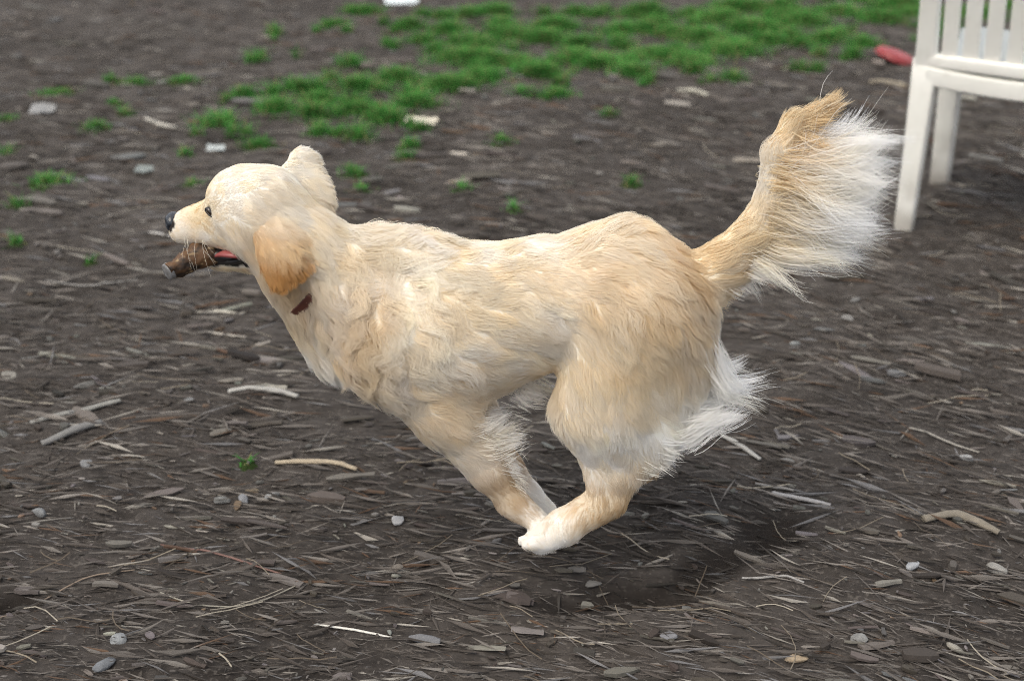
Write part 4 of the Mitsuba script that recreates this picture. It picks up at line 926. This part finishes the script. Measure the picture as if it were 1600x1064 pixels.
# face
def blob(c, rad, sub=3, rot=0.0):
    m = trimesh.creation.icosphere(subdivisions=sub); v = np.array(m.vertices) * np.asarray(rad)
    M = trimesh.transformations.rotation_matrix(rot, (0, 1, 0))[:3, :3]
    return v @ M.T + V(*c), np.array(m.faces)
nv, nf = blob((0, 0, 0), (.0125, .0165, .0135), 4)
for sy_ in (-1, 1):
    for cx_, cz_, rr_, dep in ((-.010, .000, .0050, .0045), (-.001, -.004, .0038, .003)):
        dq = np.linalg.norm(nv - V(cx_, sy_ * (.0085 if cx_ < -.005 else .0145), cz_), axis=1)
        nv = nv - unit(nv) * (dep * np.exp(-(dq / rr_) ** 2))[:, None]
nv = nv - unit(nv) * (.0022 * np.exp(-(nv[:, 1] / .002) ** 2) * (nv[:, 0] < -.004))[:, None]
nv[:, 2] -= .25 * np.clip(nv[:, 0], 0, 1)
put('dog__nose', (nv + V(*(-0.459, 1.552, 0.504)), nf), 'nose_leather', smooth=True)
put('dog__eye', blob(EYE, (.0078, .0066, .0050), rot=.75), 'eyeball', smooth=True)
en, ev = unit(V(-.50, -.85, .12)), unit(V(.25, -.05, .97)); eh = np.cross(en, ev); al = np.linspace(0, 2 * np.pi, 28)
rim_ = V(*EYE) + en * .0028 + np.cos(al)[:, None] * eh * .0078 + np.sin(al)[:, None] * ev * .0050 * (1 - .3 * np.cos(al))[:, None]
put('dog__eyelid', tube(rim_, .0014, 7, caps=False), 'lip_skin', smooth=True)
wh = []
for k in range(9):
    s_ = rf.random(); b_ = V(*(-0.443, 1.530, 0.492)) * (1 - s_) + V(*(-0.410, 1.512, 0.495)) * s_ + rf.normal(0, .002, 3)
    d_ = unit(V(rf.uniform(-.2, .5), -.7, rf.uniform(-.5, .05))); L_ = rf.uniform(.025, .055); tt = np.linspace(0, 1, 6)[:, None]
    wh.append(tube(b_ + d_ * L_ * tt + V(.012, 0, -.012) * tt ** 2, np.linspace(.0002, .00006, 6), 4))
put('dog__whiskers', join(wh), 'tooth'); lab('dog__whiskers', kind='stuff')
put('dog__tongue', tube(spline([(-0.351, 1.504, 0.471), (-0.366, 1.498, 0.479), (-0.383, 1.508, 0.475), (-0.399, 1.522, 0.465)], 14), (.012, .013, .014, .014, .014, .014, .014, .013, .012, .011, .010, .009, .007, .004), 14, .4), 'tongue_flesh', smooth=True)
for a_, b_ in (((-0.367, 1.495, 0.486), (-0.372, 1.496, 0.474)), ((-0.414, 1.522, 0.483), (-0.417, 1.522, 0.470))):
    k = numbered('dog_tooth').replace('dog_', 'dog__')
    put(k, tube(spline([a_, (V(*a_) + V(*b_)) / 2, b_], 6), (.0045, .0042, .0036, .003, .002, .0006), 8), 'tooth', smooth=True)
lip = [tube(spline(pts, 24), np.interp(np.linspace(0, 1, 24), (0, .5, 1), (.003, .0045, .003)), 8) for pts in LIPS] if (LIPS := [
    [(-0.433, 1.534, 0.481), (-0.409, 1.526, 0.481), (-0.384, 1.516, 0.481), (-0.356, 1.500, 0.483), (-0.343, 1.486, 0.481)],
    [(-0.414, 1.526, 0.459), (-0.392, 1.516, 0.460), (-0.367, 1.502, 0.466), (-0.343, 1.486, 0.480)],
]) else []
put('dog__mouth', blob((-0.380, 1.526, 0.467), (.034, .020, .0125), rot=.1), 'lip_skin', smooth=True)
put('dog__lips', join(lip), 'lip_skin', smooth=True)
ca = np.linspace(0, 2 * np.pi, 49)
cc, cu, cw = V(*(-0.259, 1.495, 0.440)), unit(V(*(-0.231, 1.500, 0.473)) - V(*(-0.289, 1.500, 0.406))), V(0, 1, 0)
na = unit(np.cross(cu, cw))
prof = [(-.007, 0.0), (-.006, .0016), (.006, .0016), (.007, 0.0), (.006, -.0016), (-.006, -.0016)]
ca = ca[:-1]; out = np.cos(ca)[:, None] * cu * 0.059 + np.sin(ca)[:, None] * cw * .0530
cv_ = np.stack([cc + out + a_ * na + unit(out) * b_ for a_, b_ in prof], 1).reshape(-1, 3)
i_, j_ = np.meshgrid(np.arange(48), np.arange(6), indexing='ij'); i2_, j2_ = (i_ + 1) % 48, (j_ + 1) % 6
q_ = np.stack([i_ * 6 + j_, i2_ * 6 + j_, i2_ * 6 + j2_, i_ * 6 + j2_], -1).reshape(-1, 4)
put('dog__collar', (cv_, np.vstack([q_[:, [0, 1, 2]], q_[:, [0, 2, 3]]])), 'collar_leather', smooth=40)
lab('dog__collar', 'reddish brown leather collar half hidden in the neck fur')
lab('dog', 'cream golden long-haired dog leaping left with raised plumed tail and stick in mouth', 'dog')

# stick carried in the mouth
sp = spline([(-0.456, 1.488, 0.457), (-0.440, 1.502, 0.463), (-0.417, 1.518, 0.469), (-0.395, 1.535, 0.469), (-0.383, 1.562, 0.464)], 48)
put('carried_stick__shaft', tube(sp, np.interp(np.linspace(0, 1, 48), (0, .12, .3, .6, 1), (0.012, 0.014, 0.016, 0.015, 0.014)), 28, 1, seed=4, rough=1.5), 'bark', smooth=True)
dv = unit(sp[0] - sp[1])
put('carried_stick__cut_end', tube([sp[0] - dv * .004, sp[0] + dv * .002, sp[0] + dv * .0035], (0.012, 0.011, 0.009), 18, 1, seed=2, rough=.5), 'cut_wood', smooth=35)
lab('carried_stick', 'short thick bark-covered stick held in the mouth of the dog', 'stick')
